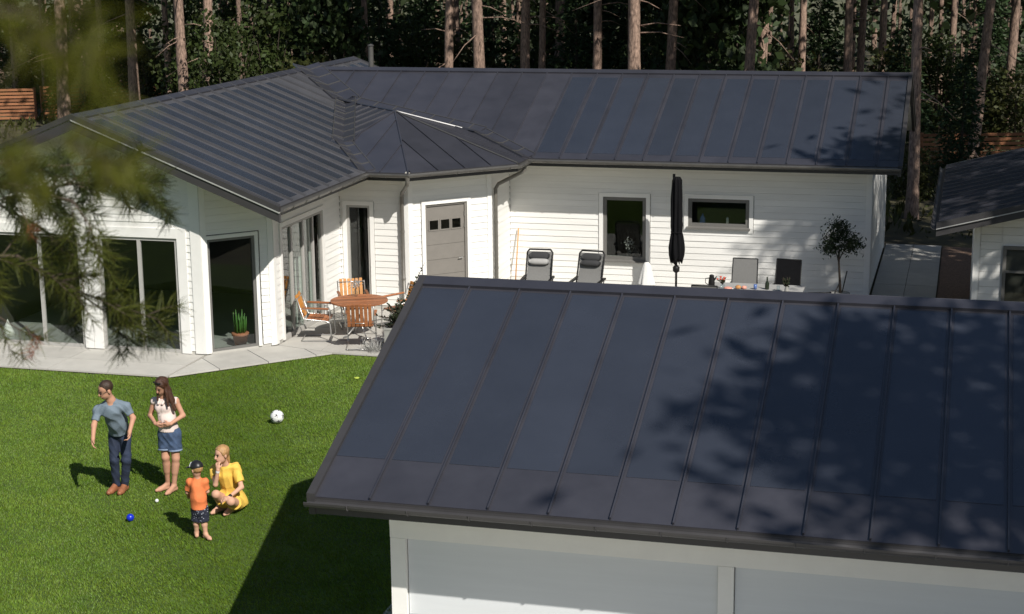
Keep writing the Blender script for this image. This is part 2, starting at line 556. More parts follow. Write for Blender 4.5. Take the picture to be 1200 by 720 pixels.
# ------------------------------------------------------------------ roofs
def roof_faces(parent, poly, n3, eave_dir, origin, w=0.6, phase=0.0, modules=None, seam=True, panel='roof_panel', lift=0.0, seam_h=0.030, pm=None):
    """split a planar roof face into standing-seam panels.  poly: 3D points; s runs along the eave, t down the slope."""
    nrm = Vector(n3).normalized()
    s = Vector(eave_dir).normalized()
    t = s.cross(nrm).normalized()
    if t.z > 0: t = -t
    o = Vector(origin)
    q2 = [((Vector(p)-o).dot(s), (Vector(p)-o).dot(t)) for p in poly]
    smin, smax = min(p[0] for p in q2), max(p[0] for p in q2)
    k0 = math.floor((smin-phase)/w)
    k1 = math.ceil((smax-phase)/w)
    for k in range(k0, k1):
        a, b = phase+k*w, phase+(k+1)*w
        c = clip_half(clip_half(q2, -1, 0, -a-0.002), 1, 0, b-0.002)
        if len(c) < 3 or area(c) < 0.015: continue
        mb = MB()
        up = nrm*lift
        mb.prism([o+s*p[0]+t*p[1]+up for p in c], nrm*0.008)
        # upstanding seam on the strip's low-s side
        if seam:
            ts = [p[1] for p in c if abs(p[0]-(a+0.002)) < 1e-3]
            if len(ts) >= 2:
                t0, t1 = min(ts), max(ts)
                mb.obox(o+s*(a+0.002)+t*t0+up+nrm*0.008, s*0.016, t*(t1-t0-0.01), nrm*seam_h)
        mb.build(panel, pm or roofmetal, parent)
        if modules:
            m0, m1, sa, sb = modules[:4]
            mg = modules[4] if len(modules) > 4 else 0.035
            if a >= sa-0.01 and b <= sb+0.01:
                bb = min(b, smax)
                r = c
                for ha, hb_, hc in ((-1, 0, -(a+mg+0.01)), (1, 0, bb-mg), (0, -1, -m0), (0, 1, m1)):
                    r = clip_half(r, ha, hb_, hc)
                    if len(r) < 3: break
                if len(r) >= 3 and area(r) > 0.05:
                    MB().prism([o+s*p[0]+t*p[1]+up+nrm*0.0085 for p in r], nrm*0.004).build('solar_module', solar, parent)

def strip(mb, a, b, w, nrm, side, lift, th=0.006):
    """flat band along a-b, width w towards side, on a plane with normal nrm"""
    a, b, side, nrm = Vector(a), Vector(b), Vector(side).normalized(), Vector(nrm).normalized()
    mb.prism([a+nrm*lift, b+nrm*lift, b+side*w+nrm*lift, a+side*w+nrm*lift], nrm*th)

TS = 0.392                                             # house roof slope
ZE, ZR = 3.0, 3.0+0.392*3.95
XE, XR = -11.75, -15.70                                # wing eave and ridge
YE, YR = 34.5, 38.45                                   # main eave and ridge
YF, YB = 27.2, 41.8                                    # wing gable edges
XRT = -1.27                                            # main roof right edge
CX = XE+YE                                             # mirror line x + y = CX
def mir(p): return (CX-p[1], CX-p[0], p[2])
E1 = (XE, 31.8, ZE)
E2 = (-10.85, 31.8, ZE)
l0 = (-12.75, 33.17, ZE+TS*1.0)
ap = (-12.2, 34.95, 3.90)
Bp = (-14.05, CX+14.05, ZE+TS*2.30)
E4, E3, l1 = mir(E1), mir(E2), mir(l0)
J = (XR, YR, ZR)

house = empty('house', (-9.0, 35.0, 0), 0,
              'long white timber house with dark seamed roof beyond the lawn', 'house')
HO = Vector((-9.0, 35.0, 0))
def hb(mb, name, mat, parent=house, smooth=False):
    """build in world coordinates under the house Empty"""
    o = mb.build(name, mat, parent, smooth)
    if parent is house:
        o.matrix_parent_inverse = Matrix.Translation(-HO)
    return o

# roof deck: closed slabs under each face
deck = MB()
TH = 0.15
for poly in ([(XE, YF+0.03, ZE), E1, l0, Bp, J, (XR, YF+0.03, ZR)],
             [(XR, YF+0.03, ZR), (XR, YB-0.03, ZR), (2*XR-XE, YB-0.03, ZE), (2*XR-XE, YF+0.03, ZE)],
             [J, (XE, YR+3.95, ZE), (XE, YB-0.03, ZE), (XR, YB-0.03, ZR)],
             [E4, (XRT-0.03, YE, ZE), (XRT-0.03, YR, ZR), J, Bp, l1],
             [J, (XRT-0.03, YR, ZR), (XRT-0.03, YR+3.95, ZE), (XE, YR+3.95, ZE)],
             [E1, E2, ap, l0], [E2, E3, ap], [E3, E4, l1, ap], [ap, Bp, l0], [ap, l1, Bp]):
    deck.prism([Vector(p)-Vector((0, 0, 0.004)) for p in poly], (0, 0, -TH))
roof = hb(deck, 'roof', soffit)
roof['label'] = 'dark grey standing seam roof with blue solar strips'

nW = Vector((TS, 0, 1)).normalized()
nS = Vector((0, -TS, 1)).normalized()
nWl = Vector((-TS, 0, 1)).normalized()
nN = Vector((0, TS, 1)).normalized()
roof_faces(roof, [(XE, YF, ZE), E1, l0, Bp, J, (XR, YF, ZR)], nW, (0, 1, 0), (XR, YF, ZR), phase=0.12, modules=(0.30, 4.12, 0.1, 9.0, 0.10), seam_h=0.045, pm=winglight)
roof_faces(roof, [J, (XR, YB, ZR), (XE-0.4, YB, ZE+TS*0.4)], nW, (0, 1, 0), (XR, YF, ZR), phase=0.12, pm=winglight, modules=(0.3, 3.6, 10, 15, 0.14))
roof_faces(roof, [(XR, YF, ZR), (XR, YB, ZR), (2*XR-XE, YB, ZE), (2*XR-XE, YF, ZE)], nWl, (0, 1, 0), (XR, YF, ZR), phase=0.12)
roof_faces(roof, [E4, (XRT, YE, ZE), (XRT, YR, ZR), J, Bp, l1], nS, (1, 0, 0), (XRT, YR, ZR), phase=-0.51, modules=(0.36, 3.98, -7.75, 0.3, 0.055))
roof_faces(roof, [J, (XRT, YR, ZR), (XRT, YR+3.95, ZE), (XE, YR+3.95, ZE)], nN, (1, 0, 0), (XRT, YR, ZR), phase=-0.51)
def pn(a, b, c):
    n_ = (Vector(b)-Vector(a)).cross(Vector(c)-Vector(a)).normalized()
    return n_ if n_.z > 0 else -n_
roof_faces(roof, [E1, E2, ap, l0], pn(E1, E2, ap), (1, 0, 0), E2, w=0.55, phase=-0.62, seam_h=0.022)
roof_faces(roof, [E2, E3, ap], pn(E2, E3, ap), (1, 1, 0), E2, w=0.62, phase=0.05, seam_h=0.022)
roof_faces(roof, [E3, E4, l1, ap], pn(E3, E4, ap), (0, 1, 0), E3, w=0.55, phase=0.07, seam_h=0.022)
roof_faces(roof, [ap, Bp, l0], pn(ap, Bp, l0), (-1, 1, 0), ap, w=0.42, phase=0.0, seam_h=0.022)
roof_faces(roof, [ap, Bp, l1], pn(ap, Bp, l1), (-1, 1, 0), ap, w=0.42, phase=0.0, seam_h=0.022)

# ridge caps
def ridge_cap(parent, a, b, n1, n2, w=0.17, lift=0.03):
    a, b = Vector(a), Vector(b)
    d = (b-a).normalized()
    mb = MB()
    for nn in (n1, n2):
        t = d.cross(nn)
        if t.z > 0: t = -t
        strip(mb, a, b, w, nn, t, 0.0095, lift+0.004)
    return mb.build('ridge_cap', roofmetal, parent)
ridge_cap(roof, (XR, YF-0.01, ZR), (XR, YB+0.01, ZR), nW, nWl)
ridge_cap(roof, (XR-0.1, YR, ZR), (XRT+0.01, YR, ZR), nS, nN)
# valley flashings with folded cross seams
def valley(a, b, n1, n2, w=0.36):
    a, b = Vector(a), Vector(b)
    d = (b-a).normalized()
    mb, ms = MB(), MB()
    L_ = (b-a).length
    for nn in (n1, n2):
        nn = Vector(nn)
        t = d.cross(nn).normalized()
        if t.z < 0: t = -t
        strip(mb, a, b, w, nn, t, 0.0095, 0.032)
        k = 0.25
        while k < L_-0.1:
            p = a+d*k
            strip(ms, p, p+d*0.018, w-0.02, nn, t, 0.042, 0.012)
            k += 0.55
        strip(ms, a+t*(w-0.015), b+t*(w-0.015), 0.014, nn, t, 0.042, 0.010)
    mb.build('valley_flashing', roofmetal, roof)
    ms.build('flashing_fold', gutterm, roof)
nF1, nF3 = pn(E1, E2, ap), pn(E3, E4, ap)
nL, nRr = pn(ap, Bp, l0), pn(ap, Bp, l1)
valley(J, Bp, nW, nS)
valley(Bp, l0, nW, nL, 0.26)
valley(l0, E1, nW, nF1, 0.2)
valley(Bp, l1, nS, nRr, 0.26)
valley(l1, E4, nS, nF3, 0.2)
# hip caps of the entrance bay
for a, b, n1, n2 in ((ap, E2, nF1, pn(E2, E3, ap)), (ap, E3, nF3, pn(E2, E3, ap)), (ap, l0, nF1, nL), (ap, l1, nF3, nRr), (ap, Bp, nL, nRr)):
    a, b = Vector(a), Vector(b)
    MB().tube([a+Vector((0, 0, 0.02)), b+Vector((0, 0, 0.02))], 0.020, 6).build('hip_cap', gutterm if b == Vector(E3) else roofmetal, roof)  # paler steel on one hip paints in its highlight

# rake trims of the gables
def rake(parent, a, b, out, mat=darkmetal, drip=True, h=0.17):
    a, b, out = Vector(a), Vector(b), Vector(out)
    mb = MB()
    d = b-a
    mb.obox(a+Vector((0, 0, 0.05))-out*0.06, d, out*0.085, Vector((0, 0, -0.10)))
    mb.obox(a+Vector((0, 0, -0.075))-out*0.06, d, out*0.065, Vector((0, 0, -h)))
    o = mb.build('rake_board', mat, parent)
    if drip:
        MB().obox(a+Vector((0, 0, -0.0505))-out*0.06, d, out*0.09, Vector((0, 0, -0.024))).build('drip_edge', dripm, parent)
    return o
rake(roof, (XR, YF, ZR), (XE+0.05, YF, ZE-TS*0.05), (0, -1, 0))
rake(roof, (XR, YF, ZR), (2*XR-XE-0.05, YF, ZE-TS*0.05), (0, -1, 0), drip=False)
rake(roof, (XRT, YR, ZR), (XRT, YE-0.03, ZE-TS*0.03), (1, 0, 0), drip=False, h=0.10)
rake(roof, (XRT, YR, ZR), (XRT, YR+3.95, ZE), (1, 0, 0), drip=False, h=0.10)
rake(roof, (XR, YB, ZR), (XE, YB, ZE), (0, 1, 0), drip=False)
# fascia and gutters
def gutter(parent, pts, off=0.0, z=ZE, mat=gutterm, hbk=house, r=0.062):
    """half-round gutter swept along a horizontal polyline (outside on the right)"""
    P = [Vector(p) for p in pts]
    mb = MB()
    prof = [(0.0, 0.0)]+[(r-r*math.cos(math.pi*k/8), -r*1.05*math.sin(math.pi*k/8)) for k in range(1, 9)]
    prof = prof+[(p[0]*0.93+0.004, p[1]*0.92+0.004) for p in reversed(prof)]
    rings = []
    for i, p in enumerate(P):
        dirs = []
        if i > 0: dirs.append((P[i]-P[i-1]).normalized())
        if i < len(P)-1: dirs.append((P[i+1]-P[i]).normalized())
        nrm = [Vector((d.y, -d.x, 0)) for d in dirs]
        m = sum(nrm, Vector((0, 0, 0))).normalized()
        sc = 1/max(0.4, m.dot(nrm[0]))
        rings.append([p+m*sc*(off+q[0])+Vector((0, 0, q[1]-0.02)) for q in prof])
    nP = len(prof)
    for r_ in rings: mb.v += [tuple(q) for q in r_]
    for i in range(len(rings)-1):
        for k in range(nP):
            mb.f.append((i*nP+k, i*nP+(k+1) % nP, (i+1)*nP+(k+1) % nP, (i+1)*nP+k))
    mb.f.append(tuple(range(nP)))
    mb.f.append(tuple(reversed(range((len(rings)-1)*nP, len(rings)*nP))))
    # hooks
    for i in range(len(P)-1):
        d = P[i+1]-P[i]
        nrm = Vector((d.y, -d.x, 0)).normalized()
        k = 0.45
        while k < d.length-0.1:
            p = P[i]+d.normalized()*k+nrm*off
            pts_ = [p+nrm*(r-(r+0.005)*math.cos(math.pi*j/6))+Vector((0, 0, -0.02-(r+0.005)*1.05*math.sin(math.pi*j/6))) for j in range(7)]
            mb.tube(pts_, 0.007, 4)
            k += 0.62
    return mb
ev = [(XE, YF+0.02, ZE), E1, E2, E3, E4, (XRT, YE, ZE)]
fas = MB()
for a, b in zip(ev[:-1], ev[1:]):
    a, b = Vector(a), Vector(b)
    d = b-a
    nr = Vector((d.y, -d.x, 0)).normalized()
    fas.obox(a+Vector((0, 0, 0.001))-nr*0.03, d, nr*0.034, Vector((0, 0, -0.16)))
fas.build('fascia', darkmetal, roof)
lab = gutter(roof, ev[:5], off=0.006).build('gutter', gutterm, roof)
gutter(roof, ev[4:], off=0.006).build('gutter', gutterm, roof)
# flue on the back slope
MB().tube([(-14.52, 39.9, ZR-0.75), (-14.52, 39.9, 4.98)], 0.065, 12).lathe([(0.075, 0), (0.085, 0.03), (0.02, 0.06)], (-14.52, 39.9, 4.98), 12).build('flue_pipe', gutterm, roof)

# ------------------------------------------------------------------ house walls with lapped boards
def roof_under(x, y):
    wz = ZR-TS*abs(x-XR)
    mz = ZR-TS*abs(y-YR) if x > XR else -9
    return max(wz, mz)-TH-0.03

BH = 0.135
def wall_seg(name, p0, p1, openings, top, corner=(True, True), lab_=None, z0=0.10, zbase=0.0, thick=0.16, boards=True, cb=(0.105, 0.105)):
    """top: list of (u, z) giving the convex upper outline.  openings: (u0, u1, za, zb)"""
    p0, p1 = Vector((*p0, 0)), Vector((*p1, 0))
    d = (p1-p0)
    L_ = d.length
    d.normalize()
    nr = Vector((d.y, -d.x, 0))
    def W(u, z, off=0.0): return p0+d*u+nr*off+Vector((0, 0, z))
    # core: vertical strips between opening edges, set back behind the boards
    mb = MB()
    eg = 0.06 if L_ > 0.6 else 0.0
    us = sorted(set([eg, L_-eg]+[o[0] for o in openings]+[o[1] for o in openings]+[t[0] for t in top if 0 < t[0] < L_]))
    def ztop(u):
        for (ua, za), (ub, zb) in zip(top[:-1], top[1:]):
            if ua-1e-6 <= u <= ub+1e-6: return za+(zb-za)*(u-ua)/(ub-ua)
        return top[-1][1]
    for ua, ub in zip(us[:-1], us[1:]):
        um = (ua+ub)/2
        holes = sorted([(o[2], o[3]) for o in openings if o[0] < um < o[1]])
        z = zbase
        for za, zb in holes:
            if za-z > 0.01: mb.prism([W(ua, z, -0.03), W(ub, z, -0.03), W(ub, za, -0.03), W(ua, za, -0.03)], -nr*(thick-0.03))
            z = zb
        mb.prism([W(ua, z, -0.03), W(ub, z, -0.03), W(ub, ztop(ub), -0.03), W(ua, ztop(ua), -0.03)], -nr*(thick-0.03))
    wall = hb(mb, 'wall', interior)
    wall['label'] = lab_ or 'white painted timber wall'
    # boards
    if boards:
        zmax = max(t[1] for t in top)
        cu0 = 0.06 if corner[0] else 0.0
        cu1 = L_-0.06 if corner[1] else L_
        k = 0
        z = z0
        while z < zmax:
            segs = [(cu0, cu1)]
            extra = []
            for o in openings:
                if z < o[3]+0.085 < z+BH-0.012: extra.append((o[0]-0.10, o[1]+0.10, o[3]+0.085, z+BH))
                if o[2] > 0.3 and z+0.012 < o[2]-0.11 < z+BH: extra.append((o[0]-0.10, o[1]+0.10, z, o[2]-0.11))
                if z+BH > o[2]-0.10 and z < o[3]+0.10:
                    a_, b_ = o[0]-0.10, o[1]+0.10
                    ns = []
                    for s0, s1 in segs:
                        if b_ <= s0 or a_ >= s1: ns.append((s0, s1)); continue
                        if a_ > s0+0.02: ns.append((s0, a_))
                        if b_ < s1-0.02: ns.append((b_, s1))
                    segs = ns
            for s0, s1, zl, zh in [(a_, b_, z, z+BH) for a_, b_ in segs]+extra:
                s0, s1 = max(s0, cu0), min(s1, cu1)
                q = [(s0, zl+0.002), (s1, zl+0.002), (s1, zh-0.002), (s0, zh-0.002)]
                for (ua, za), (ub, zb) in zip(top[:-1], top[1:]):
                    a_ = -(zb-za)/(ub-ua)
                    q = clip_half(q, a_, 1, za+a_*ua)
                    if len(q) < 3: break
                if len(q) < 3 or area(q) < 0.003: continue
                m2 = MB()
                jit = random.uniform(-0.002, 0.002)
                def off(zz): return jit+0.004-0.013*max(0, (zz-z))/BH
                nq = len(q)
                V_ = [W(u, zz, off(zz)) for u, zz in q]+[W(u, zz, -0.028) for u, zz in q]
                F_ = [tuple(range(nq)), tuple(reversed(range(nq, 2*nq)))]+[(i, nq+i, nq+(i+1) % nq, (i+1) % nq) for i in range(nq)]
                m2.add(V_, F_)
                m2.build('cladding_board', white, wall)
            z += BH
            k += 1
        for flag, ua, ub in ((corner[0], 0.0, cb[0]), (corner[1], L_-cb[1], L_)):
            if flag:
                MB().prism([W(ua, 0.06, -0.028), W(ub, 0.06, -0.028), W(ub, ztop(ub), -0.028), W(ua, ztop(ua), -0.028)], nr*0.046).build('corner_board', trimw, wall)
        # plinth
        MB().prism([W(0, zbase, -0.05), W(L_, zbase, -0.05), W(L_, 0.095, -0.05), W(0, 0.095, -0.05)], nr*0.035).build('plinth', concrete, wall)
    return W, nr, d, L_, wall

def window(W, nr, d, u0, u1, z0, z1, fmat=framegrey, fw=0.055, casing=True, sill=True, mull=(), depth=0.07, name='window', cw=0.09, bars=()):
    """frame set into the wall with pane, casing and sill as its pieces"""
    mb = MB()
    def rect(a, b, za, zb, o0, o1): mb.prism([W(a, za, o0), W(b, za, o0), W(b, zb, o0), W(a, zb, o0)], nr*(o1-o0))
    rect(u0, u0+fw, z0, z1, -depth, -0.012)
    rect(u1-fw, u1, z0, z1, -depth, -0.012)
    rect(u0+fw, u1-fw, z1-fw, z1, -depth, -0.013)
    rect(u0+fw, u1-fw, z0, z0+fw, -depth, -0.013)
    for mu in mull: rect(mu-fw*0.55, mu+fw*0.55, z0+fw, z1-fw, -depth, -0.014)
    win = hb(mb, name, fmat)
    g_ = MB()
    g_.prism([W(u0+fw-0.005, z0+fw-0.005, -0.050), W(u1-fw+0.005, z0+fw-0.005, -0.050), W(u1-fw+0.005, z1-fw+0.005, -0.050), W(u0+fw-0.005, z1-fw+0.005, -0.050)], nr*0.003)
    hbp(g_, 'pane', glass, win)
    if casing:
        c = MB()
        def cr(a, b, za, zb, o1): c.prism([W(a, za, -0.026), W(b, za, -0.026), W(b, zb, -0.026), W(a, zb, -0.026)], nr*(o1+0.026))
        cr(u0-cw, u0-0.002, z0-(0.02 if sill else 0), z1+cw, 0.020)
        cr(u1+0.002, u1+cw, z0-(0.02 if sill else 0), z1+cw, 0.020)
        cr(u0-0.002, u1+0.002, z1+0.002, z1+cw, 0.022)
        if z0 > 0.3: cr(u0-cw, u1+cw, z0-0.02-cw, z0-0.022, 0.018)
        hbp(c, 'casing', trimw, win)
    if sill:
        s_ = MB()
        s_.prism([W(u0-0.03, z0-0.018, -0.03), W(u1+0.03, z0-0.018, -0.03), W(u1+0.03, z0+0.012, -0.03), W(u0-0.03, z0+0.012, -0.03)], nr*0.105-Vector((0, 0, 0.025)))
        hbp(s_, 'sill', fmat, win)
    return win

def hbp(mb, name, mat, parent, smooth=False):
    # parts of parts: the parent's origin is the world origin (see hb), so world coordinates stay valid
    return mb.build(name, mat, parent, smooth)

def flat(L_, z): return [(0, z), (L_, z)]
A0, A1, B1, C1, D1 = (-18.8, 27.9), (-13.6, 27.9), (-12.6, 28.9), (-12.6, 32.45), (-11.1, 32.45)
Ee = (CX-32.45, CX+11.1)
Fe = (Ee[0], 35.35)
M1 = (-1.88, 35.35)
WT = 3.06
# gable wall A
def wing_top(p0, p1):
    p0, p1 = Vector((*p0, 0)), Vector((*p1, 0))
    L_ = (p1-p0).length
    us = [0]
    if (p0.x-XR)*(p1.x-XR) < 0: us.append(L_*(XR-p0.x)/(p1.x-p0.x))
    us.append(L_)
    return [(u, ZR-TS*abs((p0+(p1-p0)*u/L_).x-XR)-TH-0.025) for u in us]
oA = [(18.8-18.35, 18.8-16.10, 0.05, 2.24), (18.8-15.72, 18.8-14.08, 0.05, 2.24)]
W_, nr_, d_, L_, wl = wall_seg('wall', A0, A1, oA, wing_top(A0, A1), cb=(0.105, 0.20))
window(W_, nr_, d_, *oA[0], fmat=framelight, fw=0.06, mull=(18.8-16.98,), sill=False, cw=0.185)
window(W_, nr_, d_, *oA[1], fmat=framelight, fw=0.06, mull=(18.8-14.88,), sill=False, cw=0.185)
oB = [(0.12, 1.05, 0.08, 2.22)]
W_, nr_, d_, L_, wl = wall_seg('wall', A1, B1, oB, wing_top(A1, B1), corner=(True, True))
window(W_, nr_, d_, *oB[0], fmat=framegrey, fw=0.05, sill=False, cw=0.07)
oC = [(0.42, 2.55, 0.06, 2.26)]
W_, nr_, d_, L_, wl = wall_seg('wall', B1, C1, oC, flat(3.55, WT), corner=(True, False))
window(W_, nr_, d_, *oC[0], fmat=framelight, fw=0.06, mull=(0.95, 1.55, 2.08), sill=False)
oD = [(0.15, 0.66, 0.10, 2.21)]
W_, nr_, d_, L_, wl = wall_seg('wall', C1, D1, oD, flat(1.5, WT), corner=(False, True))
window(W_, nr_, d_, *oD[0], fmat=framelight, fw=0.05, sill=False)
s2 = math.sqrt(0.5)
oE = [(0.40, 1.38, 0.06, 2.21)]
W_, nr_, d_, L_, wl = wall_seg('wall', D1, Ee, oE, flat((Vector(Ee)-Vector(D1)).length, WT), corner=(True, True))
# door with three small lights
u0, u1, z0, z1 = oE[0]
lts = [(u0+0.12+i*0.265, u0+0.12+i*0.265+0.20) for i in range(3)]
mb = MB()
def drect(a, b, za, zb, o0, o1): mb.prism([W_(a, za, o0), W_(b, za, o0), W_(b, zb, o0), W_(a, zb, o0)], nr_*(o1-o0))
zl0, zl1 = 1.66, 1.86
rows = [0.06, 0.38, 0.70, 1.02, 1.34, zl0]
for a, b in zip(rows[:-1], rows[1:]): drect(u0+0.04, u1-0.04, a+0.006, b-0.006, -0.09, -0.05)
drect(u0+0.04, u1-0.04, 0.06, zl0, -0.09, -0.058)
drect(u0+0.04, u1-0.04, zl1, z1-0.04, -0.09, -0.05)
xs = [u0+0.04]+[v for l in lts for v in l]+[u1-0.04]
for a, b in zip(xs[0::2], xs[1::2]): drect(a, b, zl0, zl1, -0.09, -0.05)
for a, b in lts:
    for (aa, bb, za, zb) in ((a-0.025, a, zl0-0.025, zl1+0.025), (b, b+0.025, zl0-0.025, zl1+0.025), (a, b, zl1, zl1+0.025), (a, b, zl0-0.025, zl0)): drect(aa, bb, za, zb, -0.05, -0.038)
dr = hb(mb, 'door', doorgrey)
dr['label'] = 'grey panelled entrance door with three small square lights'
for a, b in lts:
    hbp(MB().prism([W_(a, zl0, -0.07), W_(b, zl0, -0.07), W_(b, zl1, -0.07), W_(a, zl1, -0.07)], nr_*0.004), 'pane', glass, dr)
m2 = MB()
for a, b, za, zb in ((u0, u0+0.04, z0, z1), (u1-0.04, u1, z0, z1), (u0+0.04, u1-0.04, z1-0.04, z1)): m2.prism([W_(a, za, -0.1), W_(b, za, -0.1), W_(b, zb, -0.1), W_(a, zb, -0.1)], nr_*0.085)
hbp(m2, 'frame', doorgrey, dr)
m2 = MB()
for a, b, za, zb in ((u0-0.09, u0-0.002, 0.05, z1+0.09), (u1+0.002, u1+0.09, 0.05, z1+0.09), (u0-0.002, u1+0.002, z1+0.002, z1+0.09)): m2.prism([W_(a, za, -0.026), W_(b, za, -0.026), W_(b, zb, -0.026), W_(a, zb, -0.026)], nr_*0.046)
hbp(m2, 'casing', trimw, dr)
hbp(MB().tube([W_(u1-0.11, 1.02, -0.05), W_(u1-0.11, 1.02, 0.0), W_(u1-0.21, 1.02, 0.0)], 0.010, 6), 'handle', steel, dr)
for zz in (1.95, 1.70, 0.4):
    hbp(MB().tube([W_(u1-0.035, zz-0.05, -0.03), W_(u1-0.035, zz+0.05, -0.03)], 0.014, 6), 'hinge', framegrey, dr)
W_, nr_, d_, L_, wl = wall_seg('wall', Ee, Fe, [], flat(Fe[1]-Ee[1], WT), corner=(False, False))
oM = [(-7.60-Ee[0], -6.65-Ee[0], 0.70, 2.09), (-5.73-Ee[0], -4.42-Ee[0], 1.50, 2.11)]
W_, nr_, d_, L_, wl = wall_seg('wall', Fe, M1, oM, flat(M1[0]-Fe[0], WT+0.05), corner=(False, True))
window(W_, nr_, d_, *oM[0], fmat=framegrey, fw=0.075)
window(W_, nr_, d_, *oM[1], fmat=framegrey, fw=0.075)
# right gable wall, back and left walls
YBW = 41.55
topR = [(0, WT+0.1), (YR-35.35, ZR-TH-0.03), (YBW-35.35, WT+0.1)]
wall_seg('wall', M1, (M1[0], YBW), [], topR)
wall_seg('wall', (M1[0], YBW), (-12.6, YBW), [], flat(12.6+M1[0], WT+0.05), boards=False)
wall_seg('wall', (-12.6, YBW), (-18.8, YBW), [], wing_top((-12.6, YBW), (-18.8, YBW)), boards=False)
wall_seg('wall', (-18.8, YBW), A0, [], flat(YBW-A0[1], WT), boards=False)
# inside: floor and partitions
hb(MB().prism([(-18.7, 28.05, 0.04), (-13.66, 28.05, 0.04), (-12.75, 28.95, 0.04), (-12.75, 41.4, 0.04), (-18.7, 41.4, 0.04)], (0, 0, 0.02)), 'floor', intfloor)
hb(MB().prism([(-12.74, 32.6, 0.04), (-11.16, 32.6, 0.04), (-9.9, 33.9, 0.04), (-9.9, 35.5, 0.04), (-2.05, 35.5, 0.04), (-2.05, 41.4, 0.04), (-12.74, 41.4, 0.04)], (0, 0, 0.02)), 'floor', intfloor)
pt = MB()
pt.box((-18.64, 33.0, 0.07), (-13.5, 33.1, 2.75))
pt.box((-9.6, 37.6, 0.07), (-2.1, 37.7, 2.9))
pt.box((-18.64, 28.06, 2.62), (-13.72, 29.0, 2.68))
pt.box((-18.64, 29.0, 2.62), (-12.8, 32.99, 2.68))
hb(pt, 'partition', interior)
# curtains behind the sliding doors and the gable glazing
def curtain_strip(a, b, z0, z1, nf):
    a, b = Vector(a), Vector(b)
    d = (b-a)
    nn = Vector((-d.y, d.x, 0)).normalized()
    mb = MB()
    n_ = nf*6
    P = [a+d*(i/n_)+nn*0.03*math.sin(i/6*2*math.pi) for i in range(n_+1)]
    mb.v = [(p.x, p.y, z0) for p in P]+[(p.x, p.y, z1) for p in P]+[(p.x+nn.x*0.006, p.y+nn.y*0.006, z0) for p in P]+[(p.x+nn.x*0.006, p.y+nn.y*0.006, z1) for p in P]
    m = n_+1
    for i in range(n_):
        mb.f.append((i, i+1, m+i+1, m+i))
        mb.f.append((2*m+i+1, 2*m+i, 3*m+i, 3*m+i+1))
    return hb(mb, 'curtain', curtain, smooth=True)
curtain_strip((-12.86, 29.45, 0), (-12.86, 29.8, 0), 0.08, 2.45, 4)
curtain_strip((-12.86, 30.55, 0), (-12.86, 30.85, 0), 0.08, 2.45, 3)
curtain_strip((-12.86, 31.15, 0), (-12.86, 31.45, 0), 0.08, 2.45, 3)
# downpipes with swan necks
def downpipe(top, wallpt):
    t, w = Vector(top), Vector((*wallpt, top[2]))
    p = [t, t+Vector((0, 0, -0.10)), t.lerp(Vector((w.x, w.y, t.z)), 0.12)+Vector((0, 0, -0.17)), t.lerp(Vector((w.x, w.y, t.z)), 0.9)+Vector((0, 0, -0.40)), Vector((w.x, w.y, t.z-0.50)), Vector((w.x, w.y, 0.16)), Vector((w.x, w.y, 0.10))+(t-w).normalized()*0.08]
    o = hb(MB().tube(p, 0.042, 10), 'downpipe', pipem, smooth=True)
    for z in (0.7, 1.7):
        hbp(MB().tube([(w.x, w.y, z-0.018), (w.x, w.y, z+0.018)], 0.050, 10), 'clamp', pipem, o)
    hbp(MB().tube([t+Vector((0, 0, 0.02)), t+Vector((0, 0, -0.06))], [0.06, 0.045], 10), 'outlet', pipem, o)
dpo = Vector((s2, -s2, 0))
downpipe((E2[0]-0.0, E2[1]-0.06, ZE-0.08), (D1[0]-0.10, D1[1]-0.075))
downpipe((E4[0]+0.01, E4[1]-0.35, ZE-0.08), (Ee[0]+0.08, Ee[1]+0.05))
hb(MB().box((-13.0, 35.345, 2.55), (-12.9, 35.35, 2.6)), 'vent', darkmetal)

# ------------------------------------------------------------------ garage in the foreground
GXL, GXR, GYE, GYR, GZE, GZR = -6.11, 3.39, 14.66, 18.32, 2.29, 3.75
garage = empty('garage', (-1.5, 17, 0), 0, 'low garage with seamed solar roof and white doors beside the lawn', 'garage')
gs = (GZR-GZE)/(GYR-GYE)
gn1, gn2 = Vector((0, -gs, 1)).normalized(), Vector((0, gs, 1)).normalized()
def gb(mb, name, mat, smooth=False):
    o = mb.build(name, mat, garage, smooth)
    o.matrix_parent_inverse = Matrix.Translation(-Vector((-1.5, 17, 0)))
    return o
mb = MB()
mb.prism([(GXL+0.03, GYE, GZE-0.004), (GXR, GYE, GZE-0.004), (GXR, GYR, GZR-0.004), (GXL+0.03, GYR, GZR-0.004)], (0, 0, -0.13))
mb.prism([(GXL+0.03, 2*GYR-GYE, GZE-0.004), (GXR, 2*GYR-GYE, GZE-0.004), (GXR, GYR, GZR-0.004), (GXL+0.03, GYR, GZR-0.004)], (0, 0, -0.13))
groof = gb(mb, 'roof', soffit)
groof['label'] = 'dark seamed garage roof with solar strips'
roof_faces(groof, [(GXL, GYE, GZE), (GXR, GYE, GZE), (GXR, GYR, GZR), (GXL, GYR, GZR)], gn1, (1, 0, 0), (GXL, GYR, GZR), phase=0.02, w=0.6, modules=(0.20, 3.30, 0.0, 9.6))
roof_faces(groof, [(GXL, 2*GYR-GYE, GZE), (GXR, 2*GYR-GYE, GZE), (GXR, GYR, GZR), (GXL, GYR, GZR)], gn2, (1, 0, 0), (GXL, GYR, GZR), phase=0.02, w=0.6)
ridge_cap(groof, (GXL-0.01, GYR, GZR), (GXR, GYR, GZR), gn1, gn2, w=0.16)
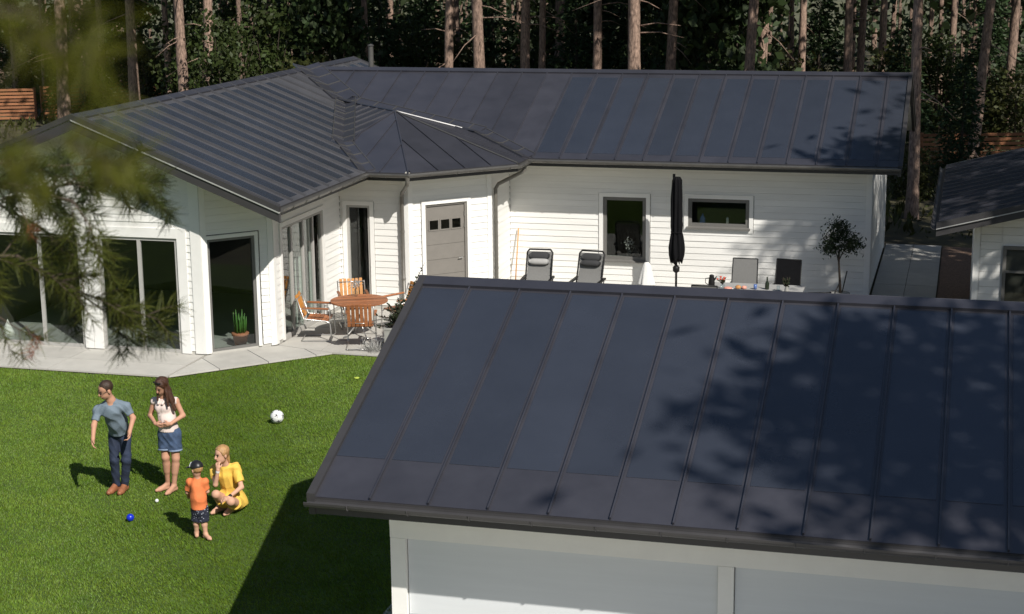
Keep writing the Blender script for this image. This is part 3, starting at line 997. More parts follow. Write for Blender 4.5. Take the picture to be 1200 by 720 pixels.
rake(groof, (GXL, GYR, GZR), (GXL, GYE-0.02, GZE-gs*0.02), (-1, 0, 0), drip=False, h=0.09)
rake(groof, (GXL, GYR, GZR), (GXL, 2*GYR-GYE, GZE), (-1, 0, 0), drip=False, h=0.09)
fm = MB()
fm.box((GXL, GYE-0.005, GZE-0.17), (GXR, GYE+0.03, GZE+0.001))
fm.build('fascia', darkmetal, groof)
gutter(groof, [(GXL-0.02, GYE-0.005, GZE), (GXR, GYE-0.005, GZE)], off=0.004, mat=darkmetal, r=0.058).build('gutter', darkmetal, groof)
# bolts along the seams' feet
GW = 15.45
WX0 = -5.56
gw = MB()
gw.box((WX0, GW, 1.63), (3.3, GW+0.14, 2.2))
gwall = gb(gw, 'wall', trimw)
gwall['label'] = 'white header and side walls'
MB().box((WX0, GW-0.02, 1.635), (3.3, GW-0.001, 1.765)).build('header_board', trimw, gwall)
MB().box((WX0, GW-0.028, 1.768), (3.3, GW-0.001, 2.10)).build('header_board', trimw, gwall)
for x0, x1 in ((WX0, WX0+0.165), (-2.165, -2.01), (1.20, 1.36)):
    gb(MB().box((x0, GW-0.012, 0.004), (x1, GW+0.12, 1.628)), 'post', trimw)
sw = MB()
sw.box((WX0, GW+0.145, 0.004), (WX0+0.14, 21.4, 2.2))
sw.box((3.1, GW+0.145, 0.004), (3.24, 21.4, 2.2))
sw.box((WX0+0.14, 21.3, 0.004), (3.1, 21.4, 2.2))
sw.prism([(WX0, GW+0.145, 2.2), (WX0, 21.4, 2.2), (WX0, 2*GYR-GW-0.14, 2.25), (WX0, GYR, GZR-0.16), (WX0, GW+0.15, 2.25)], (0.14, 0, 0))
gb(sw, 'wall', trimw)
for x0, x1 in ((WX0+0.17, -2.17), (-2.005, 1.195)):
    dd_ = MB()
    dd_.box((x0, GW+0.06, 0.01), (x1, GW+0.10, 1.625))
    gd = gb(dd_, 'garage_door', garagedoor)
    gd['label'] = 'pale sectional garage door'
    for zz, zh in ((0.015, 0.785), (0.79, 1.62)):
        MB().box((x0+0.004, GW+0.042, zz), (x1-0.004, GW+0.0595, zh)).build('door_section', garagedoor, gd)

# ------------------------------------------------------------------ outbuilding on the right
sx0, sxr, sy0, sy1, sze = -0.43, 3.6, 29.9, 37.8, 2.63
ss = 0.26
szr = sze+ss*(sxr-sx0)
shed = empty('outbuilding', (3.5, 34, 0), 0, 'white outbuilding with dark seamed roof beside the gravel strip', 'outbuilding')
def sb(mb, name, mat, smooth=False):
    o = mb.build(name, mat, shed, smooth)
    o.matrix_parent_inverse = Matrix.Translation(-Vector((3.5, 34, 0)))
    return o
mb = MB()
mb.prism([(sx0, sy0+0.02, sze-0.004), (sxr, sy0+0.02, szr-0.004), (sxr, sy1-0.02, szr-0.004), (sx0, sy1-0.02, sze-0.004)], (0, 0, -0.14))
mb.prism([(2*sxr-sx0, sy0+0.02, sze-0.004), (sxr, sy0+0.02, szr-0.004), (sxr, sy1-0.02, szr-0.004), (2*sxr-sx0, sy1-0.02, sze-0.004)], (0, 0, -0.14))
sroof = sb(mb, 'roof', soffit)
sn1, sn2 = Vector((-ss, 0, 1)).normalized(), Vector((ss, 0, 1)).normalized()
roof_faces(sroof, [(sx0, sy0, sze), (sxr, sy0, szr), (sxr, sy1, szr), (sx0, sy1, sze)], sn1, (0, 1, 0), (sxr, sy0, szr), w=0.5)
roof_faces(sroof, [(2*sxr-sx0, sy0, sze), (sxr, sy0, szr), (sxr, sy1, szr), (2*sxr-sx0, sy1, sze)], sn2, (0, 1, 0), (sxr, sy0, szr), w=0.6)
ridge_cap(sroof, (sxr, sy0, szr), (sxr, sy1, szr), sn1, sn2)
rake(sroof, (sx0-0.03, sy0, sze-ss*0.03), (sxr, sy0, szr), (0, -1, 0), h=0.12, drip=False)
MB().obox(Vector((sx0-0.03, sy0-0.035, sze-0.06)), Vector((sxr-sx0, 0, szr-sze)), Vector((0, -0.012, 0)), Vector((0, 0, -0.015))).build('drip_edge', dripm, sroof)
MB().box((sx0-0.005, sy0, sze-0.16), (sx0+0.03, sy1, sze-0.012)).build('fascia', darkmetal, sroof)
gutter(sroof, [(sx0-0.005, sy1, sze), (sx0-0.005, sy0, sze)], off=0.0).build('gutter', darkmetal, sroof)
swl = MB()
WS = 30.5
swl.prism([(0.2, WS, 0), (0.2, WS, sze+0.0), (sxr, WS, szr-0.16), (7.0, WS, sze), (7.0, WS, 0)], (0, 0.12, 0))
swl.box((0.2, WS+0.13, 0), (0.32, 37.2, sze+0.02))
swl.box((0.32, 37.1, 0), (7, 37.2, sze))
shw = sb(swl, 'wall', trimw)
z = 0.1
while z < 2.75:
    x1 = 0.67
    MB().prism([(0.31, WS-0.001, z+0.003), (x1, WS-0.001, z+0.003), (x1, WS-0.001, z+BH-0.003), (0.31, WS-0.001, z+BH-0.003)], (0, -0.018, 0)).build('cladding_board', white, shw)
    if z > 2.25:
        MB().prism([(x1+0.01, WS-0.001, z+0.003), (3.0, WS-0.001, z+0.003), (3.0, WS-0.001, z+BH-0.003), (x1+0.01, WS-0.001, z+BH-0.003)], (0, -0.018, 0)).build('cladding_board', white, shw)
    z += BH
MB().box((0.195, WS-0.03, 0.05), (0.30, WS-0.002, 2.72)).build('corner_board', trimw, shw)
def Ws(u, z, o=0.0): return Vector((0.70+u, WS-o-0.02, z))
wmb = MB()
for a, b, za, zb in ((0.08, 0.14, 0.05, 2.2), (1.9, 1.96, 0.05, 2.2), (0.14, 1.9, 2.14, 2.2), (0.14, 1.9, 0.05, 0.11), (0.14, 1.9, 1.72, 1.76)):
    wmb.box((0.62+a, WS-0.06, za), (0.62+b, WS-0.002, zb))
swin = sb(wmb, 'window', framegrey)
MB().box((0.75, WS-0.035, 0.1), (2.54, WS-0.030, 2.15)).build('pane', glass, swin)
MB().box((0.745, WS-0.012, 0.1), (2.55, WS-0.004, 2.15)).build('dark_backing', interior, swin)  # dark sheet standing for the dim room; the wall behind is solid

# ------------------------------------------------------------------ trees
def trunk_mesh(seed, h=17.0, r=0.17, bend=0.25):
    rnd = random.Random(seed)
    n, m = 30, 12
    mb = MB()
    ph = rnd.uniform(0, 6)
    for i in range(n+1):
        t = i/n
        z = -0.3+t*h
        cx = bend*math.sin(t*2.4+ph)*t
        cy = bend*math.cos(t*1.9+ph)*t*0.7
        rr = r*(1-0.62*t)*(1+0.45*math.exp(-t*22))
        for k in range(m):
            th = 2*math.pi*k/m
            q = rr*(1+0.07*math.sin(3*th+z*1.3+ph)+rnd.uniform(-0.05, 0.05))
            mb.v.append((cx+q*math.cos(th), cy+q*math.sin(th), z))
    for i in range(n):
        for k in range(m):
            mb.f.append((i*m+k, i*m+(k+1) % m, (i+1)*m+(k+1) % m, (i+1)*m+k))
    mb.f.append(tuple(n*m+k for k in range(m)))
    # dead stubs and thin dry branches on the lower stem
    for j in range(9):
        t = rnd.uniform(0.16, 0.5)
        z = t*h
        a = rnd.uniform(0, 6.28)
        c = Vector((bend*math.sin(t*2.4+ph)*t, bend*math.cos(t*1.9+ph)*t*0.7, z))
        L_ = rnd.uniform(0.25, 1.5)
        d = Vector((math.cos(a), math.sin(a), rnd.uniform(-0.5, 0.3)))
        mb.tube([c, c+d*L_*0.5, c+d*L_+Vector((0, 0, -0.15*L_))], [0.022, 0.014, 0.005], 4)
    return mb.mesh('trunk', bark, True)

def crown_mesh(seed, zb=8.0, zt=17.5, R=2.3, clumps=46, per=90, size=0.42, mat=pine):
    r = np.random.default_rng(seed)
    P, S = [], []
    for _ in range(clumps):
        t = r.uniform(0, 1)
        z = zb+(zt-zb)*t
        rad_ = R*(1-0.65*t)*np.sqrt(r.uniform(0.05, 1))*(0.55+0.45*np.sin(min(1, t*4)*1.57))
        a = r.uniform(0, 6.283)
        c = np.array([rad_*np.cos(a), rad_*np.sin(a), z])
        q = r.normal(size=(per, 3))*np.array([0.55, 0.55, 0.26])
        P.append(c+q)
        S.append(r.uniform(0.6, 1.3, per)*size)
    V, F = cards(np.concatenate(P), np.concatenate(S), 0.42, np.array([0, 0, 0.3]), 1.0)
    me = np_mesh('crown', V, F, mat)
    return me
TR = [trunk_mesh(s) for s in (1, 2, 3, 4)]
CRN = [crown_mesh(s) for s in (1, 2, 3)]
CRL = crown_mesh(9, zb=7.0, zt=17, R=2.9, clumps=54, per=44, size=0.42)
ntree = [0]
def pine_tree(x, y, s=1.0, lean=(0, 0), crown=True, label=None, group=None, rz=None, h=1.0, big=False):
    i = ntree[0]
    ntree[0] += 1
    o = empty('pine_tree', (x, y, 0), 0, label, 'pine tree', group)
    o.rotation_euler = (lean[0], lean[1], 0)
    t = link(bpy.data.objects.new('trunk', TR[i % 4]), o)
    t.rotation_euler = (0, 0, rz if rz is not None else i*1.7)
    t.scale = (s, s, h)
    if crown:
        c = link(bpy.data.objects.new('crown', CRL if big else CRN[i % 3]), o)
        c.rotation_euler = (0, 0, i*2.1)
        c.scale = (1, 1, h)
    return o

def at_px(px, Y, py=60):
    p = YY(px, py, Y)
    return p.x
# (pixel x at pixel y 60, distance Y, trunk width in pixels, lean)
stems = [(70, 62, 14, 0.0, 'thick dark pine at the bend of the red slat fence'),
         (156, 60, 11.5, 0.01, 'grey barked pine rising behind the wing ridge by the slat fence'),
         (197, 62, 7.5, 0.0, 'slender straight pine between the grey barked pine and the dark shaded one'), (213, 56, 12, 0.0, 'dark shaded pine beside two pale stems behind the wing ridge'),
         (243, 57, 11.5, 0.0, 'stout pale pine beside the leafy birch scrub'), (283, 60, 6.5, 0.0, 'slim reddish pine rising out of the birch scrub'),
         (365, 64, 11, 0.0, 'pine half hidden by a young pine behind the roof junction'), (428, 60, 7, 0.0, 'slim reddish pine rising just behind the flue pipe'),
         (525, 55, 10, 0.02, 'pale pine next to the orange scarred pine behind the entrance bay'), (562, 52, 13, 0.0, 'stout pine with a bright orange scar high on the bark'),
         (617, 56, 10.5, 0.02, 'thicker stem of a close pair of pines behind the main ridge'), (634, 58, 8, 0.02, 'thinner stem of a close pair of pines behind the main ridge'), (656, 66, 11, 0.0, 'pine standing deeper in the wood between two paler stems'),
         (700, 55, 10, 0.025, 'straight pale pine between the yellow green shrub and the close pair'), (744, 51, 14, 0.0, 'thickest rough pine behind the main ridge'),
         (785, 54, 11, 0.02, 'pine between the thickest pine and the sunlit young pine'), (881, 53, 11, 0.045, 'straight leaning pine beside a black shaded stem'),
         (893, 57, 11, 0.03, 'black shaded stem close beside the leaning pine'), (993, 58, 9, 0.0, 'straighter of two thin shaded pines behind the shaded ridge end'), (1008, 60, 8, 0.02, 'leaning one of two thin shaded pines behind the shaded ridge end'),
         (1077, 46.5, 11, 0.0, 'dark pine standing by the end of the slab path'), (1153, 57, 10, 0.06, 'reddish pine leaning over the slat fence by the outbuilding'),
         (118, 66, 8, 0.0, None), (315, 70, 6, 0.0, None), (460, 72, 7, 0.01, None), (590, 74, 6, 0.0, None), (835, 75, 7, 0.0, None),
         (940, 70, 8, 0.0, None), (1035, 72, 7, 0.01, None), (1115, 70, 7, 0.0, None), (1185, 66, 9, 0.02, None), (20, 74, 8, 0.0, None)]
for px, Y, w, lean, lab_ in stems:
    dia = w*(Y/0.965)/CAM_F
    x = at_px(px, Y)
    d_l = lean
    zc = YY(px, 60, Y).z
    pine_tree(x-zc*math.tan(d_l), Y, s=dia/0.34*1.18, lean=(0, d_l), label=lab_ or 'slender pine stem among others at the edge of the wood', group=None if lab_ else 'slender pines at the wood edge', h=random.uniform(0.95, 1.2))
# trees to the right, outside the picture, that shade house end, garage roof and outbuilding
for (x, y, hh_, bg) in ((8.7, 24.8, 0.95, True), (11.0, 27.0, 1.1, True), (7.0, 27.2, 0.8, True), (9.5, 6.2, 1.0, True), (13.5, 4.5, 1.1, True), (8.2, 9.5, 0.82, True),
                     (12.5, 31, 1.1, True), (9.0, 43, 1.0, True), (13.0, 47, 1.1, True), (6.5, 47.5, 1.0, True), (10.5, 39, 1.1, True), (8.6, 36.5, 1.05, True), (4.6, 44.5, 1.0, True), (5.6, 50.5, 1.1, True), (9.0, 55, 1.1, True), (8.5, 33, 1.1, True), (12, 42.5, 1.1, True), (8.4, 49.5, 1.1, True)):
    pine_tree(x, y, s=1.0, label='tall pine east of the buildings that shades their roofs', group='tall pines east of the buildings', h=hh_, big=bg)

# trees on the far side of the lawn behind the viewer; the glazing mirrors them
for x, y in ((-34, -16), (-29, -21), (-24, -15), (-19, -22), (-14, -17), (-9, -24), (-4, -18), (-31, -9), (-38, -6)):
    pine_tree(x, y, s=1.0, label='tall pine across the lawn facing the house glazing', group='tall pines across the lawn', h=1.0, big=True)

# leafy scrub and young conifers in front of the wood
def bush_mesh(seed, n, size, R, H, mat, droop=0.2):
    r = np.random.default_rng(seed)
    P = []
    nb = 26
    for _ in range(nb):
        a = r.uniform(0, 6.283)
        rr = R*np.sqrt(r.uniform(0, 1))
        z = H*r.uniform(0.08, 1.0)
        rr *= (1.1-0.7*(z/H))
        c = np.array([rr*np.cos(a), rr*np.sin(a), z])
        P.append(c+r.normal(size=(n//nb, 3))*np.array([0.36, 0.36, 0.30])*R*0.55)
    P = np.concatenate(P)
    P[:, 2] = np.abs(P[:, 2])
    return np_mesh('foliage', *cards(P, r.uniform(0.6, 1.3, len(P))*size, 0.6, np.array([0, 0, -droop])), mat)
def stem_mesh(seed, R, H):
    rnd = random.Random(seed)
    mb = MB()
    for _ in range(7):
        a = rnd.uniform(0, 6.28)
        rr = rnd.uniform(0.2, 0.8)*R
        mb.tube([(0.1*math.cos(a), 0.1*math.sin(a), 0), (rr*0.5*math.cos(a), rr*0.5*math.sin(a), H*0.5), (rr*math.cos(a), rr*math.sin(a), H*rnd.uniform(0.7, 0.95))], [0.03, 0.02, 0.006], 5)
    return mb.mesh('stems', barkd)
def conifer_mesh(seed, H, R, mat, whorls=15):
    r = np.random.default_rng(seed)
    P, S, U = [], [], []
    for i in range(whorls):
        t = (i+0.5)/whorls
        z = H*(0.06+0.92*t)
        L_ = R*(1-t)**0.85+0.08
        for b in range(8):
            a = r.uniform(0, 6.283)
            m = int(30*(1-t)+9)
            k = r.uniform(0.1, 1, m)
            ll = L_*r.uniform(0.7, 1.15)
            q = np.stack([np.cos(a)*ll*k, np.sin(a)*ll*k, z-0.28*ll*k**1.5+0.0*k], 1)+r.normal(size=(m, 3))*0.05*R
            P.append(q)
            S.append(r.uniform(0.7, 1.3, m)*0.22)
            U.append(np.tile([np.cos(a), np.sin(a), -0.1], (m, 1)))
    P, S, U = np.concatenate(P), np.concatenate(S), np.concatenate(U)
    return np_mesh('foliage', *cards(P, S, 0.32, U*1.6, 0.7), mat)
BU = [(bush_mesh(21, 3400, 0.15, 1.3, 3.6, leafA), stem_mesh(1, 1.2, 3.4), 'leafy_shrub', 'shrub'),
      (bush_mesh(22, 3000, 0.17, 1.5, 2.6, leafB), stem_mesh(2, 1.4, 2.4), 'leafy_shrub', 'shrub'),
      (conifer_mesh(23, 4.6, 1.35, spruce), stem_mesh(3, 0.05, 4.4), 'young_spruce', 'young spruce'),
      (bush_mesh(24, 3600, 0.24, 1.5, 4.6, pine, -0.6), stem_mesh(4, 1.3, 4.3), 'young_pine', 'young pine')]
def scrub(px, Y, kind, s=1.0, label='', group=None, x=None):
    me, st, nm, cat = BU[kind]
    o = empty(nm, (at_px(px, Y) if x is None else x, Y, -0.03), random.uniform(0, 6.28), label, cat, group)
    o.scale = (s, s, s*random.uniform(0.9, 1.15))
    link(bpy.data.objects.new('foliage', me), o)
    link(bpy.data.objects.new('stems', st), o)
    return o
scrub(262, 55, 0, 1.25, 'bright leafy birch scrub behind the wing ridge')
scrub(312, 57, 0, 1.45, 'tall broadleaf scrub between wing ridge pines')
scrub(352, 56, 1, 1.2, 'olive green shrub close behind the roof junction')
scrub(383, 58, 3, 1.2, 'bushy young pine close behind the flue pipe')
scrub(14, 74, 2, 1.3, 'young spruce standing over the red slat fence')
scrub(850, 56, 3, 1.5, 'large sunlit young pine beside the leaning pine')
scrub(720, 55, 1, 1.0, 'yellow green shrub between two pale pines behind main ridge')
scrub(812, 60, 3, 1.3, 'dark young pine left of the sunlit young pine')
scrub(1092, 50, 1, 0.55, 'low green shrub at the end of the slab path')
scrub(1132, 54, 2, 0.8, 'small spruce beside the slat fence near the outbuilding')
k = 0
for px, Y, kd, s in ((100, 66, 0, 1.2), (175, 66, 1, 1.3), (230, 62, 0, 1.4), (290, 64, 0, 1.5), (340, 66, 2, 1.5), (410, 66, 0, 1.4), (445, 62, 2, 1.2), (480, 63, 0, 1.2), (500, 68, 2, 1.5),
                     (540, 64, 1, 1.3), (578, 66, 2, 1.4), (600, 62, 1, 1.1), (640, 67, 0, 1.4), (675, 64, 2, 1.3), (690, 70, 3, 1.4), (735, 66, 2, 1.4), (765, 64, 0, 1.3), (790, 68, 3, 1.5), (905, 66, 1, 1.3),
                     (960, 72, 2, 1.2), (1030, 68, 1, 1.2), (1060, 62, 2, 1.0), (1100, 66, 0, 1.2), (1160, 68, 2, 1.3), (1195, 63, 1, 1.1), (140, 70, 3, 1.4), (60, 72, 0, 1.4)):
    nm = ('broadleaf scrub half lit in the shade of the wood', 'low olive scrub in the shade of the wood', 'young spruce in the shade of the wood', 'young pine in the shade of the wood')[kd]
    gp = ('broadleaf scrub in the wood', 'olive scrub in the wood', 'young spruces in the wood', 'young pines in the wood')[kd]
    scrub(px, Y, kd, s, nm, gp)
    k += 1
# the dense wood behind: one mass
r = np.random.default_rng(5)
nC = 1500
xs_ = r.uniform(-85, 45, nC)
ys_ = r.uniform(72, 112, nC)
zs_ = r.uniform(0.2, 12, nC)
per = 46
P = (np.stack([xs_, ys_, zs_], 1)[:, None, :]+r.normal(size=(nC, per, 3))*np.array([1.2, 1.2, 0.8])).reshape(-1, 3)
P[:, 2] = np.abs(P[:, 2])
gap = (np.abs(P[:, 0]/P[:, 1]+0.088) < 0.014) & (P[:, 2] > 2.2) & (P[:, 2] < 5.4) & (r.uniform(size=len(P)) < 0.6)
P = P[~gap]
V1, F1 = cards(P, r.uniform(0.25, 0.7, len(P)), 0.6)
mw = np_mesh('wood_foliage', V1, F1, leafdark)
wood = link(bpy.data.objects.new('far_wood', mw))
tag(wood, 'dense dark wood of far trees filling the background', 'wood', kind='stuff')
mt = MB()
for _ in range(210):
    y = random.uniform(68, 112)
    x = random.uniform(-0.80, 0.32)*y
    if abs(x/y+0.088) < 0.012: continue
    rr = random.uniform(0.07, 0.17)
    mt.tube([(x, y, -0.1), (x+random.uniform(-.2, .2), y, 6), (x+random.uniform(-.5, .5), y, 14)], [rr, rr*0.8, rr*0.5], 6, cap=False)
mt.build('stems', bark, wood)['kind'] = 'stuff'
# ferns and litter on the forest floor behind the house
nf = 26000
fx = r.uniform(-50, 14, nf)
fy = r.uniform(43.5, 76, nf)
P = np.stack([fx, fy, np.full(nf, -0.03)], 1)
V2, F2 = cards(P, r.uniform(0.12, 0.5, nf)*(0.4+0.6*np.sin(fx*0.7)**2), 0.35, np.array([0, 0, 1.1]), 0.6)
gc = link(bpy.data.objects.new('undergrowth', np_mesh('undergrowth', V2, F2, leafB)))
tag(gc, 'low undergrowth on the forest floor behind the house', 'undergrowth', kind='stuff')

# ------------------------------------------------------------------ slat fences
def fence(a, b, h, label, nslat=9, step=2.0):
    a, b = Vector((a[0], a[1], 0)), Vector((b[0], b[1], 0))
    d = b-a
    L_ = d.length
    d.normalize()
    n_ = Vector((d.y, -d.x, 0))
    o = empty('slat_fence', a, math.atan2(d.y, d.x), label, 'fence')
    m = max(1, round(L_/step))
    pm = MB().box((-0.055, -0.05, -0.05), (0.055, 0.05, h+0.06)).mesh('post', fencew)
    sl = MB().box((0.0, -0.075, -0.05), (L_/m-0.004, -0.05, 0.05)).mesh('slat', fencew)
    for i in range(m+1):
        p = link(bpy.data.objects.new('post', pm), o)
        p.location = (i*L_/m, 0, 0)
        if i < m:
            for j in range(nslat):
                q = link(bpy.data.objects.new('slat', sl), o)
                q.location = (i*L_/m+0.002, 0, 0.12+j*(h-0.14)/(nslat-1))
                q.rotation_euler = (random.uniform(-0.05, 0.05), 0, 0)
    return o
fa, fb = G(-6, 108, 1.35), G(40, 104.5, 1.35)
fence((fa.x-3, fa.y), (fb.x, fb.y), 1.35, 'sunlit red wooden slat fence at the far left edge of the wood')
fc, fd = G(48, 104, 1.35), G(212, 93.5, 1.35)
fence((fc.x, fc.y), (fd.x, fd.y), 1.4, 'long wooden slat fence running behind the wing ridge', step=2.2)
fe, ff = G(1080, 158, 1.05), G(1215, 156, 1.05)
fence((fe.x, fe.y), (ff.x, ff.y), 1.05, 'low wooden slat fence behind the outbuilding roof', nslat=7)

# ------------------------------------------------------------------ patio furniture
def slat_chair(label):
    o = empty('garden_chair', (0, 0, 0), 0, label, 'chair', 'wooden slat chairs round the patio table')
    sm = MB().box((-0.24, -0.032, -0.011), (0.24, 0.032, 0.011)).mesh('seat_slat', teak)
    for i in range(6):
        q = link(bpy.data.objects.new('seat_slat', sm), o)
        q.location = (0, -0.22+i*0.075, 0.42+0.004*i)
    bm_ = MB().box((-0.030, -0.010, 0), (0.030, 0.010, 0.46)).mesh('back_slat', orangewood)
    for i in range(6):
        q = link(bpy.data.objects.new('back_slat', bm_), o)
        q.location = (-0.20+i*0.080, 0.245+0.008*abs(i-2.5), 0.46)
        q.rotation_euler = (-0.28, 0, 0)
    for s in (-1, 1):
        x = s*0.27
        pts = [(x, 0.36, 0.86), (x, 0.24, 0.45), (x, -0.20, 0.405), (x, -0.27, 0.36), (x, -0.29, 0.05), (x, -0.25, 0.015), (x, 0.26, 0.015), (x*0.9, 0.30, 0.015)]
        MB().tube(pts, 0.0125, 7).build('frame', steel, o, True)
        MB().tube([(x*1.02, -0.27, 0.36), (x*1.04, -0.27, 0.60), (x*1.04, -0.23, 0.635), (x*1.02, 0.28, 0.655)], 0.011, 7).build('arm_frame', steel, o, True)
        MB().obox((x*1.04-0.026, -0.25, 0.645), (0.052, 0, 0), (0, 0.50, 0.018), (0, 0, 0.02)).build('armrest', teak, o)
    MB().tube([(-0.243, 0.30, 0.015), (0.243, 0.30, 0.015)], 0.0125, 7).tube([(-0.265, -0.20, 0.39), (0.265, -0.20, 0.39)], 0.010, 6).tube([(-0.265, 0.27, 0.52), (0.265, 0.27, 0.52)], 0.010, 6).tube([(-0.265, 0.352, 0.84), (0.265, 0.352, 0.84)], 0.010, 6).build('cross_tube', steel, o, True)
    return o
TC = Vector((-11.30, 29.98, 0.035))
def face(o, p, tgt):
    d = Vector((tgt[0]-p[0], tgt[1]-p[1], 0))
    o.location = (p[0], p[1], 0.035)
    o.rotation_euler = (0, 0, math.atan2(d.y, d.x)+math.pi/2)
c0 = slat_chair('slat chair standing sideways before the sliding glass door')
face(c0, (-12.02, 29.62), (-11.0, 29.85))
c1 = copy_tree(c0)
c1['label'] = 'slat chair behind the round table against the narrow window'
face(c1, (-11.72, 30.78), TC)
c2 = copy_tree(c0)
c2['label'] = 'slat chair half hidden behind the potted plant'
face(c2, (-10.70, 30.70), TC)
c3 = copy_tree(c0)
c3['label'] = 'slat chair with its back to the lawn, pushed under the round table'
face(c3, (-10.98, 29.18), (-11.35, 30.4))
tkm = c3.children[6].data.copy()
tkm.materials[0] = teak
for ch_ in c3.children:
    if ch_.name.startswith('back_slat'): ch_.data = tkm
tb = empty('round_table', TC, rad(25), 'round table of reddish wooden slats on curved steel legs', 'table')
R_ = 0.56
for i in range(11):
    y0 = -R_+i*2*R_/11+0.008
    y1 = -R_+(i+1)*2*R_/11-0.008
    pts = []
    for k in range(5):
        y = y0+(y1-y0)*k/4
        pts.append((math.sqrt(max(0.0004, R_*R_-y*y)), y))
    poly = [(x, y, 0.70) for x, y in pts]+[(-x, y, 0.70) for x, y in reversed(pts)]
    MB().prism(poly, (0, 0, 0.026+random.uniform(-0.001, 0.001))).build('table_slat', teak, tb)
mb = MB()
for a in (0.35, 0.35+math.pi/2):
    c, s = math.cos(a), math.sin(a)
    mb.tube([(-0.42*c, -0.42*s, 0.685), (0.42*c, 0.42*s, 0.685)], 0.014, 6)
mb.build('under_frame', steel, tb, True)
for i in range(4):
    a = 0.35+i*math.pi/2
    c, s = math.cos(a), math.sin(a)
    MB().tube([(0.05*c, 0.05*s, 0.67), (0.06*c, 0.06*s, 0.40), (0.12*c, 0.12*s, 0.20), (0.27*c, 0.27*s, 0.05), (0.36*c, 0.36*s, 0.014)], 0.016, 7).build('leg', steel, tb, True)
MB().lathe([(0.03, 0.36), (0.05, 0.38), (0.05, 0.42), (0.03, 0.44)], n=10).build('leg_collar', steel, tb)
# small vase with dry grass on the table
vs = empty('flower_vase', (TC.x-0.18, TC.y+0.30, 0.763), 0, 'small vase of pale dried flowers on the round table', 'vase')
MB().lathe([(0.03, 0), (0.05, 0.03), (0.045, 0.09), (0.022, 0.13), (0.026, 0.15)], n=12).build('vessel', clearglass, vs, True)
P = RNG.normal(size=(150, 3))*np.array([0.06, 0.06, 0.05])+np.array([0, 0, 0.24])
link(bpy.data.objects.new('flowers', np_mesh('flowers', *cards(P, RNG.uniform(0.02, 0.05, 150), 0.7), lightfab)), vs)['kind'] = 'stuff'
# plant in the square planter
pp = Vector((-10.17, 29.05, 0.035))
pl = empty('planter', pp, 0.1, 'square concrete planter with a dark leafy bush beside the garage roof edge', 'planter')
mb = MB()
mb.box((-0.23, -0.23, 0), (0.23, 0.23, 0.44))
mb.box((-0.24, -0.24, 0.441), (0.24, -0.20, 0.48)).box((-0.24, 0.20, 0.441), (0.24, 0.24, 0.48)).box((-0.24, -0.199, 0.441), (-0.20, 0.199, 0.48)).box((0.20, -0.199, 0.441), (0.24, 0.199, 0.48))
mb.build('pot', planterm, pl)
MB().box((-0.199, -0.199, 0.441), (0.199, 0.199, 0.462)).build('soil', soil, pl)
def leafy(parent, stems_, per, size, mat, sm=barkd, name='leaf'):
    ms = MB()
    P, S, U = [], [], []
    for (a, b) in stems_:
        a, b = Vector(a), Vector(b)
        mid = (a+b)/2+Vector((0, 0, 0.12*(b-a).length))
        ms.tube([a, mid, b], [0.010, 0.007, 0.003], 5)
        for k in range(per):
            t = 0.25+0.75*k/per
            p = a.lerp(mid, t*2) if t < 0.5 else mid.lerp(b, t*2-1)
            P.append(p)
            S.append(size*random.uniform(0.7, 1.2))
            ax = (b-a).normalized()
            sd = ax.cross(Vector((0, 0, 1))).normalized()*(1 if k % 2 else -1)
            U.append(sd*1.3+ax*0.7+Vector((0, 0, random.uniform(-0.2, 0.5))))
    ms.build('stems', sm, parent)
    V, F = cards(np.array([tuple(p) for p in P]), np.array(S), 0.5, np.array([tuple(u) for u in U]), 0.25)
    link(bpy.data.objects.new('foliage', np_mesh('foliage', V, F, mat)), parent)
st = []
for i in range(30):
    a = random.uniform(0, 6.28)
    rr = random.uniform(0.12, 0.48)
    st.append(((random.uniform(-.08, .08), random.uniform(-.08, .08), 0.46), (rr*math.cos(a), rr*math.sin(a), random.uniform(0.5, 0.95))))
tipw = [YY(a_, b_, 29.35)-pp for a_, b_ in ((499, 308), (492, 325), (484, 340), (497, 330), (478, 352), (468, 358))]
for q in tipw:
    st.append(((0.05, 0.05, 0.46), q))
leafy(pl, st, 15, 0.085, leafmat('evergreen_leaves', (0.026, 0.036, 0.016), 0.12, 0.3))
# a ground candle / dried grasses by the table foot
dg = empty('grass_tuft', (-10.62, 28.92, 0.035), 0, 'wispy tuft of grey dry grass on the patio edge', 'grass tuft')
P = RNG.normal(size=(260, 3))*np.array([0.10, 0.10, 0.02])
P[:, 2] = 0.0
link(bpy.data.objects.new('blades', np_mesh('blades', *cards(P, RNG.uniform(0.10, 0.3, 260), 0.05, np.array([0, 0, 1.2]), 0.6), lightfab)), dg)
# cactus-like plant in terracotta behind the corner window
q = Vector((-13.22, 28.62, 0.06))
ct = empty('potted_plant', q, 0, 'upright green potted plant in terracotta behind the corner window', 'potted plant')
MB().lathe([(0.10, 0), (0.15, 0.22), (0.165, 0.22), (0.165, 0.27), (0.14, 0.27)], n=18).build('pot', terracotta, ct, True)
MB().lathe([(0.14, 0.255), (0.10, 0.262)], n=14).build('soil', soil, ct)
for i in range(17):
    a = i*2.4
    rr = 0.025*math.sqrt(i)
    hh_ = random.uniform(0.28, 0.48)
    MB().tube([(rr*math.cos(a), rr*math.sin(a), 0.25), (1.2*rr*math.cos(a), 1.2*rr*math.sin(a), 0.25+hh_*0.6), (1.35*rr*math.cos(a), 1.35*rr*math.sin(a), 0.25+hh_)], [0.018, 0.020, 0.005], 6).build('stem', greenstem, ct, True)
